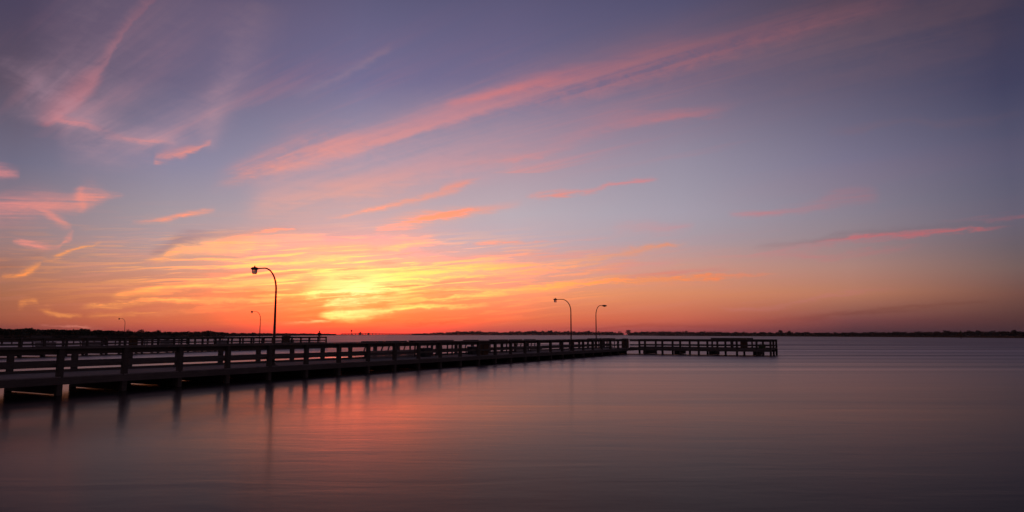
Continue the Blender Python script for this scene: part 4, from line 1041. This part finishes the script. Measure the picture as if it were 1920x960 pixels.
for a, hh_ in ((-12.45, 16.5), (-11.8, 12.5)):
    x, y, _ = bp_(a, 0, -7)
    mb = MB(); mb.box(-5.0, 5.0, -5, 5, -1.5, hh_ - 3); mb.hexa([(-6.2, -6, hh_ - 2.98), (6.2, -6, hh_ - 2.98), (6.2, 6, hh_ - 2.98), (-6.2, 6, hh_ - 2.98)], [(-1, -1, hh_ + 1), (1, -1, hh_ + 1), (1, 1, hh_ + 1), (-1, 1, hh_ + 1)])
    mb.build('bridge_house', M['bin'], br, (x, y, 0))
pl = [(4200 * math.sin(R(a_)), 4200 * math.cos(R(a_))) for a_ in (-15.5, -13, -10, -7.2)] + [(4600 * math.sin(R(a_)), 4600 * math.cos(R(a_))) for a_ in (-7.2, -10, -13, -15.5)]
poly_land('low_island', pl, 3.4)
# water tower
x, y, _ = bp_(-13.15, 0, 60)
wt = empty('water_tower', (x, y, 0)); tag(wt, 'tiny red water tower with ball tank above the bridge, under the sunset', 'water tower')
mb = MB(); mb.tube([(0, 0, -1), (0, 0, 4), (0, 0, 20)], [2.4, 1.5, 1.4], 12); mb.build('column', M['towerpaint'], wt)
mb = MB(); mb.lathe([(1.3, 19.3), (3.2, 20.4), (4.7, 22.6), (5.0, 24.4), (4.4, 26.8), (2.6, 28.4), (0.3, 29.1)], n=20); mb.build('tank', M['towerpaint'], wt, smooth=True)
# radio mast on the far shore
rm = empty('radio_mast', (2480 * math.sin(R(2.84)), 2480 * math.cos(R(2.84)), 0.5))
tag(rm, 'thin lattice radio mast above the far wood left of the lantern lamp', 'mast')
mb = MB()
for k in range(3):
    a = k * 2.094; mb.beam((1.2 * math.cos(a), 1.2 * math.sin(a), 0), (0.2 * math.cos(a), 0.2 * math.sin(a), 23), 0.22, 0.22, (0, 1, 0))
for k in range(10):
    q = 1.2 - k * 0.1; P = [(q * math.cos(j * 2.094), q * math.sin(j * 2.094), 1 + k * 2.2) for j in range(3)]
    for j in range(3): mb.beam(P[j], (P[(j + 1) % 3][0], P[(j + 1) % 3][1], P[j][2] + 1.8), 0.1, 0.1, (0.1, 1, 0))
mb.build('lattice', M['steel'], rm)
# channel marker
cm = empty('channel_marker', (448 * math.sin(R(33.15)), 448 * math.cos(R(33.15)), 0))
tag(cm, 'green channel marker on a pile in the water at far right', 'channel marker')
mb = MB(); mb.tube([(0, 0, -2), (0, 0, 4.1)], [0.17, 0.14], 12); mb.build('pile', M['pile'], cm)
mb = MB(); mb.box(-0.45, 0.45, -0.2, -0.16, 3.1, 4.0); mb.build('board', M['green'], cm)
mb = MB(); mb.lathe([(0.12, 4.1), (0.14, 4.2), (0.09, 4.35), (0.09, 4.6), (0.03, 4.7)], n=12); mb.build('lantern', M['darkplastic'], cm)

# ---------------------------------------------------------------- evening haze over the bay
if HAZE > 0:
    mb = MB(); mb.box(-6010, 6010, -310, 6510, -2.5, 45.0)
    hm = bpy.data.materials.new('haze'); hm.use_nodes = True; ht = hm.node_tree
    ht.nodes.remove(ht.nodes['Principled BSDF'])
    pvn = ht.nodes.new('ShaderNodeVolumePrincipled'); pvn.inputs['Color'].default_value = (0.95, 0.90, 0.88, 1); pvn.inputs['Density'].default_value = HAZE; pvn.inputs['Anisotropy'].default_value = 0.3
    ht.links.new(pvn.outputs[0], ht.nodes['Material Output'].inputs['Volume'])
    hz = mb.build('haze', hm); tag(hz, 'thin evening haze lying over the whole bay', 'haze', kind='stuff')
